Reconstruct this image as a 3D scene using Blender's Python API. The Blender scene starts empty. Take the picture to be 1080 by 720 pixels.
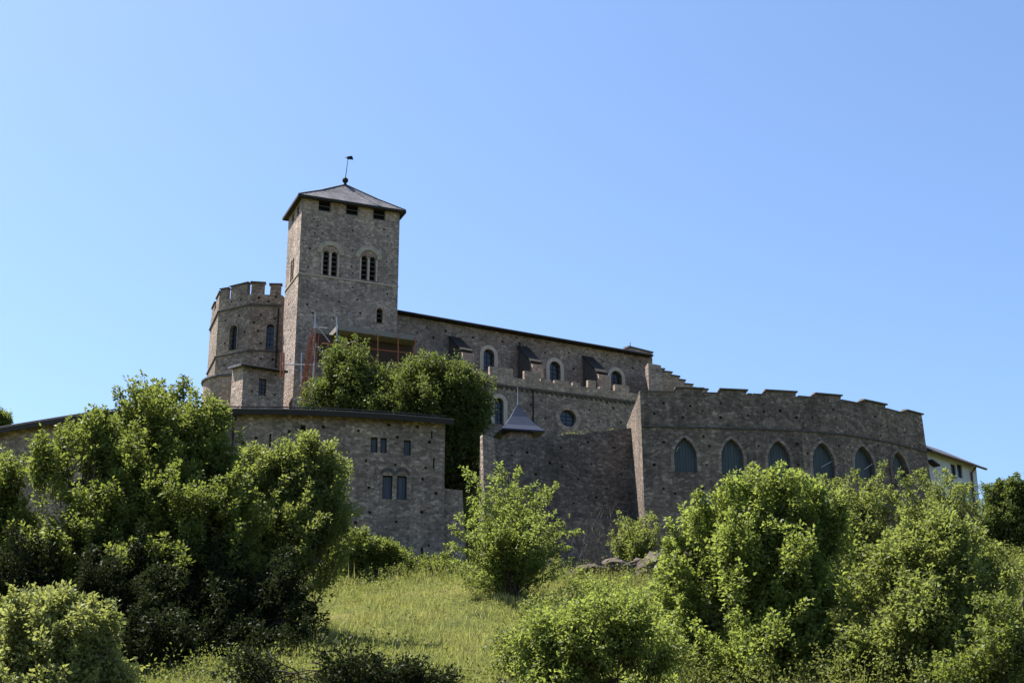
import bpy, math, random
import numpy as np
from mathutils import Vector
from mathutils.geometry import tessellate_polygon

random.seed(7)
rng = np.random.default_rng(11)
scene = bpy.context.scene
col = scene.collection
R = math.radians

# ------------------------------------------------------------------ camera
F_PX = 1600.0                      # focal length in pixels of a 1080 wide frame
PITCH = math.atan(F_PX / 4800.0)
CAM = Vector((0, 0, 1.6))
cp, sp = math.cos(PITCH), math.sin(PITCH)
cd = bpy.data.cameras.new('camera')
cam = bpy.data.objects.new('camera', cd)
col.objects.link(cam)
cam.location = CAM
cam.rotation_euler = (math.pi / 2 + PITCH, 0, 0)
cd.sensor_width = 36.0
cd.lens = F_PX / 1080 * 36.0
cd.clip_start, cd.clip_end = 0.5, 5000
scene.camera = cam


def ray(px, py):
    r, u = (px - 540) / F_PX, (360 - py) / F_PX
    return Vector((r, cp - u * sp, sp + u * cp))


def at_depth(px, py, Y):
    r = ray(px, py)
    return CAM + r * (Y / r.y)


def at_height(px, py, z):
    r = ray(px, py)
    return CAM + r * ((z - CAM.z) / r.z)


def height_for(py, P):
    """height above plan point P that is seen at picture row py"""
    u = (360 - py) / F_PX
    return CAM.z + (sp + u * cp) / (cp - u * sp) * P.y


# ------------------------------------------------------------------ terrain
def sstep(a, b, x):
    t = np.clip((x - a) / (b - a), 0, 1)
    return t * t * (3 - 2 * t)


PY = np.array([-400, -60, 0, 20, 40, 55, 70, 84, 95, 100, 112, 118, 170, 230, 420, 1500, 4000.])
PZ = np.array([-8, -2, 0, .5, 2.9, 6.4, 10.3, 14.2, 17.6, 18.9, 20.6, 21.4, 22, 16, -6, -14, -14.])


def ground(x, y):
    x = np.asarray(x, float)
    y = np.asarray(y, float)
    z = np.interp(y, PY, PZ)
    side = np.abs(x + 2)
    z = np.where(z > 0, z * (1 - .75 * sstep(55, 260, side)), z)
    mask = (1 - sstep(30, 40, np.abs(x + 3))) * (1 - sstep(165, 230, y))
    left = 1 - sstep(-8, -2, x)
    s1 = left * sstep(104, 112, y) + (1 - left) * sstep(120, 127, y)
    s2 = sstep(118, 138, y)
    z = z + mask * (7.5 * s1 + 8.5 * s2)
    near = (1 - sstep(98, 104, y)) * sstep(6, 20, y)
    z = z + near * (.35 * np.sin(x * .31 + y * .17) + .25 * np.sin(x * .13 - y * .29 + 1.7) + .12 * np.sin(x * .9 + y * .63) + .08 * np.sin(1.7 * x - .8 * y))
    return z


# ------------------------------------------------------------------ materials
def new_mat(name):
    m = bpy.data.materials.new(name)
    m.use_nodes = True
    nt = m.node_tree
    b = nt.nodes['Principled BSDF']
    return m, nt, b


def N(nt, kind, **kw):
    n = nt.nodes.new(kind)
    for k, v in kw.items():
        if k in n.inputs:
            n.inputs[k].default_value = v
        else:
            setattr(n, k, v)
    return n


def L(nt, a, ao, b, bi):
    nt.links.new(a.outputs[ao], b.inputs[bi])


def rgb(c):
    return (c[0], c[1], c[2], 1)


def ramp(nt, stops, interp='LINEAR'):
    n = nt.nodes.new('ShaderNodeValToRGB')
    n.color_ramp.interpolation = interp
    e = n.color_ramp.elements
    while len(e) < len(stops):
        e.new(.5)
    for el, (p, c) in zip(e, stops):
        el.position = p
        el.color = rgb(c) if len(c) == 3 else c
    return n


def mixc(nt, mode, fac, a=None, b=None):
    n = nt.nodes.new('ShaderNodeMix')
    n.data_type = 'RGBA'
    n.blend_type = mode
    n.inputs[0].default_value = fac
    if a is not None:
        n.inputs[6].default_value = rgb(a)
    if b is not None:
        n.inputs[7].default_value = rgb(b)
    return n


def mat_stone(name, dark, mid, light, course=.27, stone=.42, stain=.55, streak=.35, rough=1.0):
    """rubble masonry laid in rough courses; the UV map is in metres"""
    m, nt, b = new_mat(name)
    uv = N(nt, 'ShaderNodeUVMap')
    nz = N(nt, 'ShaderNodeTexNoise', Scale=1.3, Detail=3)
    L(nt, uv, 0, nz, 'Vector')
    add = N(nt, 'ShaderNodeVectorMath', operation='MULTIPLY_ADD')
    L(nt, nz, 'Color', add, 0)
    add.inputs[1].default_value = (.22, .10, 0)
    L(nt, uv, 0, add, 2)
    # individual stones
    mp = N(nt, 'ShaderNodeMapping')
    mp.inputs['Scale'].default_value = (1.5 / stone, 1.5 / course, 1)
    L(nt, add, 0, mp, 'Vector')
    vo = N(nt, 'ShaderNodeTexVoronoi', Scale=1.0, Randomness=.8)
    L(nt, mp, 0, vo, 'Vector')
    sep = N(nt, 'ShaderNodeSeparateColor')
    L(nt, vo, 'Color', sep, 0)
    rp = ramp(nt, [(0, [.45 * p + .55 * q for p, q in zip(dark, mid)]), (.12, [.25 * p + .75 * q for p, q in zip(dark, mid)]), (.5, mid), (.85, [.6 * p + .4 * q for p, q in zip(mid, light)]), (1, light)])
    L(nt, sep, 0, rp, 0)
    # brick courses, mortar lines
    br = N(nt, 'ShaderNodeTexBrick', Scale=1.0)
    br.inputs['Brick Width'].default_value = stone * 1.25
    br.inputs['Row Height'].default_value = course * 1.1
    br.inputs['Mortar Size'].default_value = .022
    br.inputs['Mortar Smooth'].default_value = .4
    br.inputs['Color1'].default_value = (.75, .75, .75, 1)
    br.inputs['Color2'].default_value = (1.2, 1.17, 1.12, 1)
    br.inputs['Mortar'].default_value = (.62, .6, .57, 1)
    L(nt, add, 0, br, 'Vector')
    m1 = mixc(nt, 'MULTIPLY', .3)
    L(nt, rp, 0, m1, 6)
    L(nt, br, 'Color', m1, 7)
    # broad patches of older and newer masonry, rusty lichen
    n2 = N(nt, 'ShaderNodeTexNoise', Scale=.22, Detail=6, Roughness=.65)
    L(nt, uv, 0, n2, 'Vector')
    r2 = ramp(nt, [(.28, (.50, .49, .49)), (.5, (.95, .95, .95)), (.74, (1.38, 1.32, 1.22))])
    L(nt, n2, 'Fac', r2, 0)
    m2 = mixc(nt, 'MULTIPLY', stain)
    L(nt, m1, 2, m2, 6)
    L(nt, r2, 0, m2, 7)
    # vertical runs below ledges
    mps = N(nt, 'ShaderNodeMapping')
    mps.inputs['Scale'].default_value = (1.1, .07, 1)
    L(nt, uv, 0, mps, 'Vector')
    n3 = N(nt, 'ShaderNodeTexNoise', Scale=1.0, Detail=5, Roughness=.7)
    L(nt, mps, 0, n3, 'Vector')
    r3 = ramp(nt, [(.35, (.5, .48, .46)), (.55, (1, 1, 1)), (.7, (1.12, 1.1, 1.06))])
    L(nt, n3, 'Fac', r3, 0)
    m3 = mixc(nt, 'MULTIPLY', streak)
    L(nt, m2, 2, m3, 6)
    L(nt, r3, 0, m3, 7)
    n5 = N(nt, 'ShaderNodeTexNoise', Scale=1.1, Detail=7, Roughness=.75)
    L(nt, uv, 0, n5, 'Vector')
    r5 = ramp(nt, [(.32, (.5, .49, .48)), (.5, (1, 1, 1)), (.68, (1.4, 1.37, 1.33))])
    L(nt, n5, 'Fac', r5, 0)
    m5 = mixc(nt, 'MULTIPLY', .62)
    L(nt, m3, 2, m5, 6)
    L(nt, r5, 0, m5, 7)
    m3 = m5
    n4 = N(nt, 'ShaderNodeTexNoise', Scale=7, Detail=5, Roughness=.7)
    L(nt, uv, 0, n4, 'Vector')
    r4 = ramp(nt, [(.3, (.65, .65, .65)), (.7, (1.35, 1.35, 1.35))])
    L(nt, n4, 'Fac', r4, 0)
    m4 = mixc(nt, 'MULTIPLY', .6)
    L(nt, m3, 2, m4, 6)
    L(nt, r4, 0, m4, 7)
    L(nt, m4, 2, b, 'Base Color')
    b.inputs['Roughness'].default_value = rough
    b.inputs['Specular IOR Level'].default_value = .15
    bm1 = N(nt, 'ShaderNodeBump', Strength=.9, Distance=.06)
    bm1.invert = True
    L(nt, vo, 'Distance', bm1, 'Height')
    bm2 = N(nt, 'ShaderNodeBump', Strength=.7, Distance=.05)
    L(nt, n4, 'Fac', bm2, 'Height')
    L(nt, bm1, 0, bm2, 'Normal')
    L(nt, bm2, 0, b, 'Normal')
    return m


def mat_plain(name, c, var=.3, scale=3.0, rough=.9, spec=.2, stretch=(1, 1, 1), metal=0, bump=.3, bscale=None):
    m, nt, b = new_mat(name)
    uv = N(nt, 'ShaderNodeUVMap')
    mp = N(nt, 'ShaderNodeMapping')
    mp.inputs['Scale'].default_value = stretch
    L(nt, uv, 0, mp, 'Vector')
    n = N(nt, 'ShaderNodeTexNoise', Scale=scale, Detail=6, Roughness=.65)
    L(nt, mp, 0, n, 'Vector')
    r = ramp(nt, [(.25, [v * (1 - var) for v in c]), (.75, [v * (1 + var) for v in c])])
    L(nt, n, 'Fac', r, 0)
    L(nt, r, 0, b, 'Base Color')
    b.inputs['Roughness'].default_value = rough
    b.inputs['Specular IOR Level'].default_value = spec
    b.inputs['Metallic'].default_value = metal
    if bump:
        bp = N(nt, 'ShaderNodeBump', Strength=bump, Distance=.03)
        L(nt, n, 'Fac', bp, 'Height')
        L(nt, bp, 0, b, 'Normal')
    return m


def mat_slate(name, c1, c2, rough=.5):
    m, nt, b = new_mat(name)
    uv = N(nt, 'ShaderNodeUVMap')
    br = N(nt, 'ShaderNodeTexBrick', Scale=1.0)
    br.inputs['Brick Width'].default_value = .34
    br.inputs['Row Height'].default_value = .24
    br.inputs['Mortar Size'].default_value = .018
    br.inputs['Color1'].default_value = rgb(c1)
    br.inputs['Color2'].default_value = rgb(c2)
    br.inputs['Mortar'].default_value = rgb([v * .35 for v in c1])
    L(nt, uv, 0, br, 'Vector')
    n = N(nt, 'ShaderNodeTexNoise', Scale=.7, Detail=5)
    L(nt, uv, 0, n, 'Vector')
    r = ramp(nt, [(.38, (.45, .45, .45)), (.6, (1.45, 1.38, 1.35))])
    L(nt, n, 'Fac', r, 0)
    mx = mixc(nt, 'MULTIPLY', .8)
    L(nt, br, 'Color', mx, 6)
    L(nt, r, 0, mx, 7)
    L(nt, mx, 2, b, 'Base Color')
    b.inputs['Roughness'].default_value = rough
    bp = N(nt, 'ShaderNodeBump', Strength=.5, Distance=.02)
    L(nt, br, 'Fac', bp, 'Height')
    bp.invert = True
    L(nt, bp, 0, b, 'Normal')
    return m


def mat_planks(name, c1, c2, width=.22, rough=.6):
    """painted boards standing upright"""
    m, nt, b = new_mat(name)
    uv = N(nt, 'ShaderNodeUVMap')
    mp = N(nt, 'ShaderNodeMapping')
    mp.inputs['Rotation'].default_value = (0, 0, math.pi / 2)
    L(nt, uv, 0, mp, 'Vector')
    br = N(nt, 'ShaderNodeTexBrick', Scale=1.0)
    br.inputs['Brick Width'].default_value = 9.0
    br.inputs['Row Height'].default_value = width
    br.inputs['Mortar Size'].default_value = .02
    br.inputs['Color1'].default_value = rgb(c1)
    br.inputs['Color2'].default_value = rgb(c2)
    br.inputs['Mortar'].default_value = rgb([v * .3 for v in c1])
    L(nt, mp, 0, br, 'Vector')
    mp2 = N(nt, 'ShaderNodeMapping')
    mp2.inputs['Scale'].default_value = (6, .5, 1)
    L(nt, uv, 0, mp2, 'Vector')
    n = N(nt, 'ShaderNodeTexNoise', Scale=1.0, Detail=6)
    L(nt, mp2, 0, n, 'Vector')
    r = ramp(nt, [(.3, (.55, .55, .55)), (.7, (1.35, 1.35, 1.35))])
    L(nt, n, 'Fac', r, 0)
    mx = mixc(nt, 'MULTIPLY', .8)
    L(nt, br, 'Color', mx, 6)
    L(nt, r, 0, mx, 7)
    L(nt, mx, 2, b, 'Base Color')
    b.inputs['Roughness'].default_value = rough
    return m


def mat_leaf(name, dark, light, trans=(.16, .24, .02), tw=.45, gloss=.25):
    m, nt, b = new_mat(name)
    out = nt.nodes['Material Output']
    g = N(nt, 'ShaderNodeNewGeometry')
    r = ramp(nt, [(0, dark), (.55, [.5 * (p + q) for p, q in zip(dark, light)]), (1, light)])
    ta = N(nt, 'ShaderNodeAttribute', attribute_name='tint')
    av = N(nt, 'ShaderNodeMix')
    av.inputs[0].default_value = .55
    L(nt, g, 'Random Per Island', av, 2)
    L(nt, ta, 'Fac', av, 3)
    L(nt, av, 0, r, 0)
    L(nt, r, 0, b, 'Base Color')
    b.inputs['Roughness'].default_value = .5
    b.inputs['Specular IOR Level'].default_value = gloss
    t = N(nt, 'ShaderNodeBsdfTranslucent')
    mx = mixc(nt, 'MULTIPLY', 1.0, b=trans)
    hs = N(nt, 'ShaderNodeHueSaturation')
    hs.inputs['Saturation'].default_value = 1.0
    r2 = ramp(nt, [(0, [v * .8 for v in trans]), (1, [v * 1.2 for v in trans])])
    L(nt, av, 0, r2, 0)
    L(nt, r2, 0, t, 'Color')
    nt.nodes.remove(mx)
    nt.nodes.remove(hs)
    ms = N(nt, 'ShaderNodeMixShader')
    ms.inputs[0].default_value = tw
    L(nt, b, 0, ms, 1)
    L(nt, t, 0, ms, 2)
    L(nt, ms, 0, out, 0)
    return m


def mat_ground():
    m, nt, b = new_mat('hillside_soil_and_turf')
    tc = N(nt, 'ShaderNodeTexCoord')
    n = N(nt, 'ShaderNodeTexNoise', Scale=.25, Detail=8, Roughness=.7)
    L(nt, tc, 'Object', n, 'Vector')
    r = ramp(nt, [(.3, (.06, .075, .018)), (.5, (.115, .13, .03)), (.62, (.18, .165, .055)), (.75, (.15, .11, .06))])
    L(nt, n, 'Fac', r, 0)
    n2 = N(nt, 'ShaderNodeTexNoise', Scale=5, Detail=6, Roughness=.75)
    L(nt, tc, 'Object', n2, 'Vector')
    r2 = ramp(nt, [(.3, (.5, .5, .5)), (.7, (1.3, 1.3, 1.3))])
    L(nt, n2, 'Fac', r2, 0)
    mx = mixc(nt, 'MULTIPLY', .8)
    L(nt, r, 0, mx, 6)
    L(nt, r2, 0, mx, 7)
    L(nt, mx, 2, b, 'Base Color')
    b.inputs['Roughness'].default_value = 1
    b.inputs['Specular IOR Level'].default_value = .1
    bp = N(nt, 'ShaderNodeBump', Strength=.8, Distance=.25)
    L(nt, n2, 'Fac', bp, 'Height')
    L(nt, bp, 0, b, 'Normal')
    return m


M = {}
M['tower'] = mat_stone('tower_masonry', (0.098, 0.075, 0.064), (0.267, 0.213, 0.186), (0.431, 0.352, 0.304), stain=.75)
M['church'] = mat_stone('church_masonry', (0.080, 0.061, 0.052), (0.210, 0.166, 0.139), (0.356, 0.284, 0.239), stain=.75)
M['bastion'] = mat_stone('bastion_masonry', (0.055, 0.041, 0.034), (0.151, 0.120, 0.099), (0.282, 0.227, 0.190), stain=.85, streak=.55)
M['grey'] = mat_stone('grey_masonry', (0.079, 0.063, 0.050), (0.205, 0.163, 0.132), (0.388, 0.309, 0.250), stain=.85, stone=.44, course=.25)
M['curtain'] = mat_stone('dark_masonry', (.048, .040, .036), (.125, .107, .094), (.24, .205, .18), stain=.9, streak=.6)  # darker tone than the grey masonry of the curved house
M['pale'] = mat_plain('pale_dressed_stone', (.40, .335, .27), .25, 4, .95)
M['parapet'] = mat_stone('parapet_masonry', (0.149, 0.110, 0.090), (0.310, 0.231, 0.185), (0.460, 0.357, 0.285), stain=.6)
M['ledge'] = mat_plain('weathered_ledge_stone', (.075, .066, .058), .45, 3, .95)
M['arch'] = mat_plain('ochre_arch_stone', (.34, .285, .23), .45, 2.2, .95)
M['cap'] = mat_plain('dark_slab_stone', (.10, .09, .08), .4, 3, .9)
M['slate'] = mat_slate('grey_slate', (.075, .07, .075), (.125, .115, .12), .5)
M['slate_dark'] = mat_slate('dark_slate', (.05, .05, .055), (.085, .082, .09), .6)
M['slate_blue'] = mat_plain('blue_grey_sheet_roof', (.026, .034, .06), .3, 2.5, .5, spec=.3, stretch=(3, .6, 1), bump=.15)
M['dark_wood'] = mat_plain('dark_timber', (.028, .023, .019), .4, 3, .8, stretch=(1, 6, 1))
M['brown_wood'] = mat_plain('brown_boards', (.055, .034, .027), .45, 2.2, .8, stretch=(.6, 5, 1))
M['louvre'] = mat_plain('grey_louvre_boards', (.10, .09, .08), .3, 4, .8)
M['void'] = mat_plain('unlit_interior', (.012, .012, .014), .3, 3, .9)
M['glass'] = mat_plain('old_leaded_glass', (.018, .022, .028), .4, 5, .25, spec=.5, bump=.2)
M['teal'] = mat_planks('teal_grey_shutter_boards', (.036, .046, .049), (.044, .056, .058))
M['blue'] = mat_planks('faded_blue_shutter_boards', (.03, .038, .055), (.042, .052, .07), .3)
M['white'] = mat_plain('white_plaster', (.40, .41, .44), .12, 1.2, .95)
M['metal'] = mat_plain('galvanised_tube', (.36, .36, .38), .2, 6, .45, spec=.5, metal=.6, bump=0)
M['iron'] = mat_plain('dark_iron', (.022, .022, .023), .3, 5, .8, spec=.1)
M['copper'] = mat_plain('brown_copper_pipe', (.09, .045, .03), .3, 3, .5)
M['orange'] = mat_plain('orange_tube_paint', (.30, .10, .05), .3, 3, .7)
M['rust_net'] = mat_plain('red_brown_debris_net', (.22, .065, .04), .5, 1.2, .95, stretch=(5, 1, 1))
M['plank'] = mat_plain('grey_scaffold_board', (.20, .175, .155), .3, 2, .9, stretch=(1, 6, 1))
M['bark'] = mat_plain('rough_bark', (.075, .06, .045), .5, 5, 1, stretch=(3, .7, 1))
M['twig'] = mat_plain('grey_dry_twigs', (.13, .11, .09), .4, 5, 1)
M['rock'] = mat_plain('brown_outcrop_rock', (.085, .067, .055), .6, .9, 1, stretch=(1, 2.5, 1), bump=1.0)
M['ground'] = mat_ground()
M['leaf_tall'] = mat_leaf('maple_leaf', (.065, .082, .024), (.145, .168, .048), (.24, .29, .05), .38, .1)
M['leaf_bright'] = mat_leaf('young_ash_leaf', (.078, .102, .026), (.172, .202, .064), (.31, .375, .07), .42, .1)
M['leaf_pale'] = mat_leaf('pale_leaf', (.12, .135, .05), (.24, .25, .105), (.33, .36, .09), .40, .1)
M['leaf_court'] = mat_leaf('linden_leaf', (.048, .062, .02), (.115, .138, .042), (.16, .205, .04), .36, .1)
M['leaf_dark'] = mat_leaf('shade_darkened_leaf', (.017, .023, .010), (.036, .046, .018), (.035, .048, .014), .22, .03)  # leaf colour darkened to stand in for deep shade below the trees
M['leaf_robinia'] = mat_leaf('robinia_leaf', (.078, .094, .03), (.162, .184, .064), (.285, .332, .068), .40, .1)
M['grass'] = mat_leaf('meadow_grass_blade', (.15, .17, .04), (.42, .37, .16), (.36, .38, .10), .38, .1)
M['weed'] = mat_leaf('weed_leaf', (.07, .082, .025), (.17, .18, .06), (.22, .25, .05), .36, .1)


# ------------------------------------------------------------------ mesh building
class MB:
    """collects faces in world space; build() links them as one mesh object"""

    def __init__(self):
        self.v, self.f = [], []

    def poly(self, pts, normal=None):
        pts = [Vector(p) for p in pts]
        if normal is not None:
            nn = Vector((0, 0, 0))
            for i in range(len(pts)):
                a, b = pts[i], pts[(i + 1) % len(pts)]
                nn += a.cross(b)
            if nn.dot(Vector(normal)) < 0:
                pts.reverse()
        n = len(self.v)
        self.v += pts
        self.f.append(tuple(range(n, n + len(pts))))

    def hexa(self, b4, t4):
        """closed block from 4 bottom and 4 top corners in the same order"""
        c = Vector((0, 0, 0))
        for p in list(b4) + list(t4):
            c += Vector(p)
        c /= 8
        fs = [b4, t4] + [[b4[i], b4[(i + 1) % 4], t4[(i + 1) % 4], t4[i]] for i in range(4)]
        for q in fs:
            m = sum((Vector(p) for p in q), Vector((0, 0, 0))) / 4
            self.poly(q, m - c)

    def prism(self, base, top):
        n = len(base)
        c = sum((Vector(p) for p in list(base) + list(top)), Vector()) / (2 * n)
        self.poly(base, sum((Vector(p) for p in base), Vector()) / n - c)
        self.poly(top, sum((Vector(p) for p in top), Vector()) / n - c)
        for i in range(n):
            q = [base[i], base[(i + 1) % n], top[(i + 1) % n], top[i]]
            self.poly(q, sum((Vector(p) for p in q), Vector()) / 4 - c)

    def box(self, lo, hi):
        x0, y0, z0 = lo
        x1, y1, z1 = hi
        self.hexa([(x0, y0, z0), (x1, y0, z0), (x1, y1, z0), (x0, y1, z0)], [(x0, y0, z1), (x1, y0, z1), (x1, y1, z1), (x0, y1, z1)])

    def tube(self, pts, radii, n=6):
        pts = [Vector(p) for p in pts]
        if not hasattr(radii, '__len__'):
            radii = [radii] * len(pts)
        base = len(self.v)
        for i, p in enumerate(pts):
            d = (pts[min(i + 1, len(pts) - 1)] - pts[max(i - 1, 0)])
            d = d.normalized() if d.length > 1e-9 else Vector((0, 0, 1))
            a = d.orthogonal().normalized()
            b = d.cross(a)
            for k in range(n):
                t = 2 * math.pi * k / n
                self.v.append(p + (a * math.cos(t) + b * math.sin(t)) * radii[i])
        for i in range(len(pts) - 1):
            for k in range(n):
                a0 = base + i * n + k
                a1 = base + i * n + (k + 1) % n
                self.f.append((a0, a1, a1 + n, a0 + n))
        self.f.append(tuple(base + k for k in reversed(range(n))))
        self.f.append(tuple(base + (len(pts) - 1) * n + k for k in range(n)))

    def ball(self, c, r, n=10):
        c = Vector(c)
        rings = []
        for i in range(1, n // 2):
            t = math.pi * i / (n // 2)
            rings.append([c + Vector((math.sin(t) * math.cos(2 * math.pi * k / n), math.sin(t) * math.sin(2 * math.pi * k / n), math.cos(t))) * r for k in range(n)])
        top, bot = c + Vector((0, 0, r)), c - Vector((0, 0, r))
        for k in range(n):
            k1 = (k + 1) % n
            self.poly([top, rings[0][k], rings[0][k1]])
            self.poly([bot, rings[-1][k1], rings[-1][k]])
            for a, b in zip(rings, rings[1:]):
                self.poly([a[k], b[k], b[k1], a[k1]])

    # --- a wall face lying in a Plane, with recessed openings
    def face(self, P, outline, holes=()):
        xs_, ys_ = [p[0] for p in outline], [p[1] for p in outline]
        big = [h for h in holes if len(h[0]) != 4 or max(p[0] for p in h[0]) - min(p[0] for p in h[0]) > .45]
        good = list(big)
        bb = lambda h: (min(p[0] for p in h[0]), max(p[0] for p in h[0]), min(p[1] for p in h[0]), max(p[1] for p in h[0]))
        for h in holes:
            if any(h is g_ for g_ in big):
                continue
            x0, x1, y0, y1 = bb(h)
            if x0 < min(xs_) + .12 or x1 > max(xs_) - .12 or y0 < min(ys_) + .1 or y1 > max(ys_) - .1:
                continue
            if any(x0 < X1 + .1 and x1 > X0 - .1 and y0 < Y1 + .1 and y1 > Y0 - .1 for X0, X1, Y0, Y1 in map(bb, good)):
                continue
            good.append(h)
        holes = good
        polys = [[Vector((a, b, 0)) for a, b in outline]] + [[Vector((a, b, 0)) for a, b in h] for h, d in holes]
        flat = [p for q in polys for p in q]
        base = len(self.v)
        self.v += [P.at(p.x, p.y) for p in flat]
        for t in tessellate_polygon(polys):
            a, b, c = (flat[i] for i in t)
            area = (b - a).cross(c - a).z
            if abs(area) < 1e-9:
                continue
            self.f.append(tuple(base + i for i in (t if area > 0 else t[::-1])))
        for h, d in holes:
            n = len(h)
            cx, cy = sum(p[0] for p in h) / n, sum(p[1] for p in h) / n
            cc = P.at(cx, cy, -d / 2)
            for i in range(n):
                a, b = h[i], h[(i + 1) % n]
                q = [P.at(*a), P.at(*b), P.at(b[0], b[1], -d), P.at(a[0], a[1], -d)]
                self.poly(q, cc - sum(q, Vector()) / 4)
            self.poly([P.at(a, b, -d) for a, b in h], P.n)

    def slab(self, P, outline, d0, d1):
        """outline in a plane, filled between offsets d0 and d1"""
        self.prism([P.at(a, b, d0) for a, b in outline], [P.at(a, b, d1) for a, b in outline])

    def ring(self, P, inner, outer, d0, d1, closed=True):
        n = len(inner)
        for i in range(n if closed else n - 1):
            j = (i + 1) % n
            self.hexa([P.at(*inner[i], d0), P.at(*inner[j], d0), P.at(*outer[j], d0), P.at(*outer[i], d0)],
                      [P.at(*inner[i], d1), P.at(*inner[j], d1), P.at(*outer[j], d1), P.at(*outer[i], d1)])

    def build(self, name, mat, parent=None, smooth=False):
        org = world_loc(parent)
        me = bpy.data.meshes.new(name)
        me.from_pydata([tuple(v - org) for v in self.v], [], self.f)
        uvl = me.uv_layers.new(name='UVMap')
        data = np.zeros(len(me.loops) * 2, dtype=np.float32)
        for p in me.polygons:
            n = p.normal
            if abs(n.z) < .75:
                l = math.hypot(n.x, n.y) or 1
                tx, ty = -n.y / l, n.x / l
                for li in p.loop_indices:
                    w = self.v[me.loops[li].vertex_index]
                    data[2 * li] = w.x * tx + w.y * ty
                    data[2 * li + 1] = w.z
            else:
                for li in p.loop_indices:
                    w = self.v[me.loops[li].vertex_index]
                    data[2 * li] = w.x
                    data[2 * li + 1] = w.y
        uvl.data.foreach_set('uv', data)
        if smooth:
            me.polygons.foreach_set('use_smooth', np.ones(len(me.polygons), dtype=bool))
        me.materials.append(mat)
        return link(name, me, parent)


def world_loc(o):
    p = Vector((0, 0, 0))
    while o is not None:
        p += o.location
        o = o.parent
    return p


def link(name, data, parent=None):
    o = bpy.data.objects.new(name, data)
    col.objects.link(o)
    o.parent = parent
    return o


def tag(o, label=None, cat=None, group=None, kind=None):
    for k, v in (('label', label), ('category', cat), ('group', group), ('kind', kind)):
        if v:
            o[k] = v
    return o


def thing(name, label, cat, loc, group=None):
    o = link(name, None)
    o.location = loc
    o.empty_display_size = .5
    return tag(o, label, cat, group)


class Plane:
    """wall plane: a runs along ex, b runs up; n points out of the wall"""

    def __init__(self, o, ex, up=Vector((0, 0, 1))):
        self.o = Vector(o)
        self.ex = Vector(ex).normalized()
        u = Vector(up)
        self.up = (u - self.ex * u.dot(self.ex)).normalized()
        self.n = self.ex.cross(self.up)

    def at(self, a, b, d=0):
        return self.o + self.ex * a + self.up * b + self.n * d

    def of(self, p):
        q = Vector(p) - self.o
        return q.dot(self.ex), q.dot(self.up)

    def hit(self, px, py, d=0):
        r = ray(px, py)
        t = ((self.o + self.n * d) - CAM).dot(self.n) / r.dot(self.n)
        return self.of(CAM + r * t)


def arch(cx, b0, w, h, kind='round', n=8):
    x0, x1 = cx - w / 2, cx + w / 2
    if kind == 'rect':
        return [(x0, b0), (x1, b0), (x1, b0 + h), (x0, b0 + h)]
    if kind == 'circle':
        return [(cx + w / 2 * math.cos(2 * math.pi * k / 20), b0 + h / 2 + h / 2 * math.sin(2 * math.pi * k / 20)) for k in range(20)]
    pts = [(x0, b0), (x1, b0)]
    if kind == 'round':
        s = b0 + h - w / 2
        pts += [(cx + w / 2 * math.cos(math.pi * k / n), s + w / 2 * math.sin(math.pi * k / n)) for k in range(n + 1)]
    else:                                # pointed arch
        rise = min(w * .9, h * .6)
        s = b0 + h - rise
        rr = (rise * rise + w * w / 4) / w          # arcs centred on the springing line
        a1 = math.asin(min(1, rise / rr))
        half = [(x1 - rr + rr * math.cos(a1 * k / n), s + rr * math.sin(a1 * k / n)) for k in range(n + 1)]
        pts += half + [(2 * cx - x, y) for x, y in reversed(half[:-1])]
    return pts


def opening(P, px, y0, y1, wpx, kind='round'):
    """outline of an opening whose picture has its head at y0, its sill at y1"""
    a, bt = P.hit(px, y0)
    a2, bb = P.hit(px, y1)
    ym = (y0 + y1) / 2
    w = abs(P.hit(px + wpx / 2, ym)[0] - P.hit(px - wpx / 2, ym)[0])
    cx = P.hit(px, ym)[0]
    return cx, bb, w, bt - bb, kind


def holes_px(P, spots, size=.26, depth=.35):
    out = []
    for px, py in spots:
        a, b = P.hit(px, py)
        s = size * random.uniform(.75, 1.2)
        out.append(([(a - s / 2, b - s / 2), (a + s / 2, b - s / 2), (a + s / 2, b + s / 2), (a - s / 2, b + s / 2)], depth))
    return out


def clear_of(spots, boxes):
    return [(x, y) for x, y in spots if not any(x0 - 3 < x < x1 + 3 and y0 - 3 < y < y1 + 3 for x0, y0, x1, y1 in boxes)]


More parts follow.
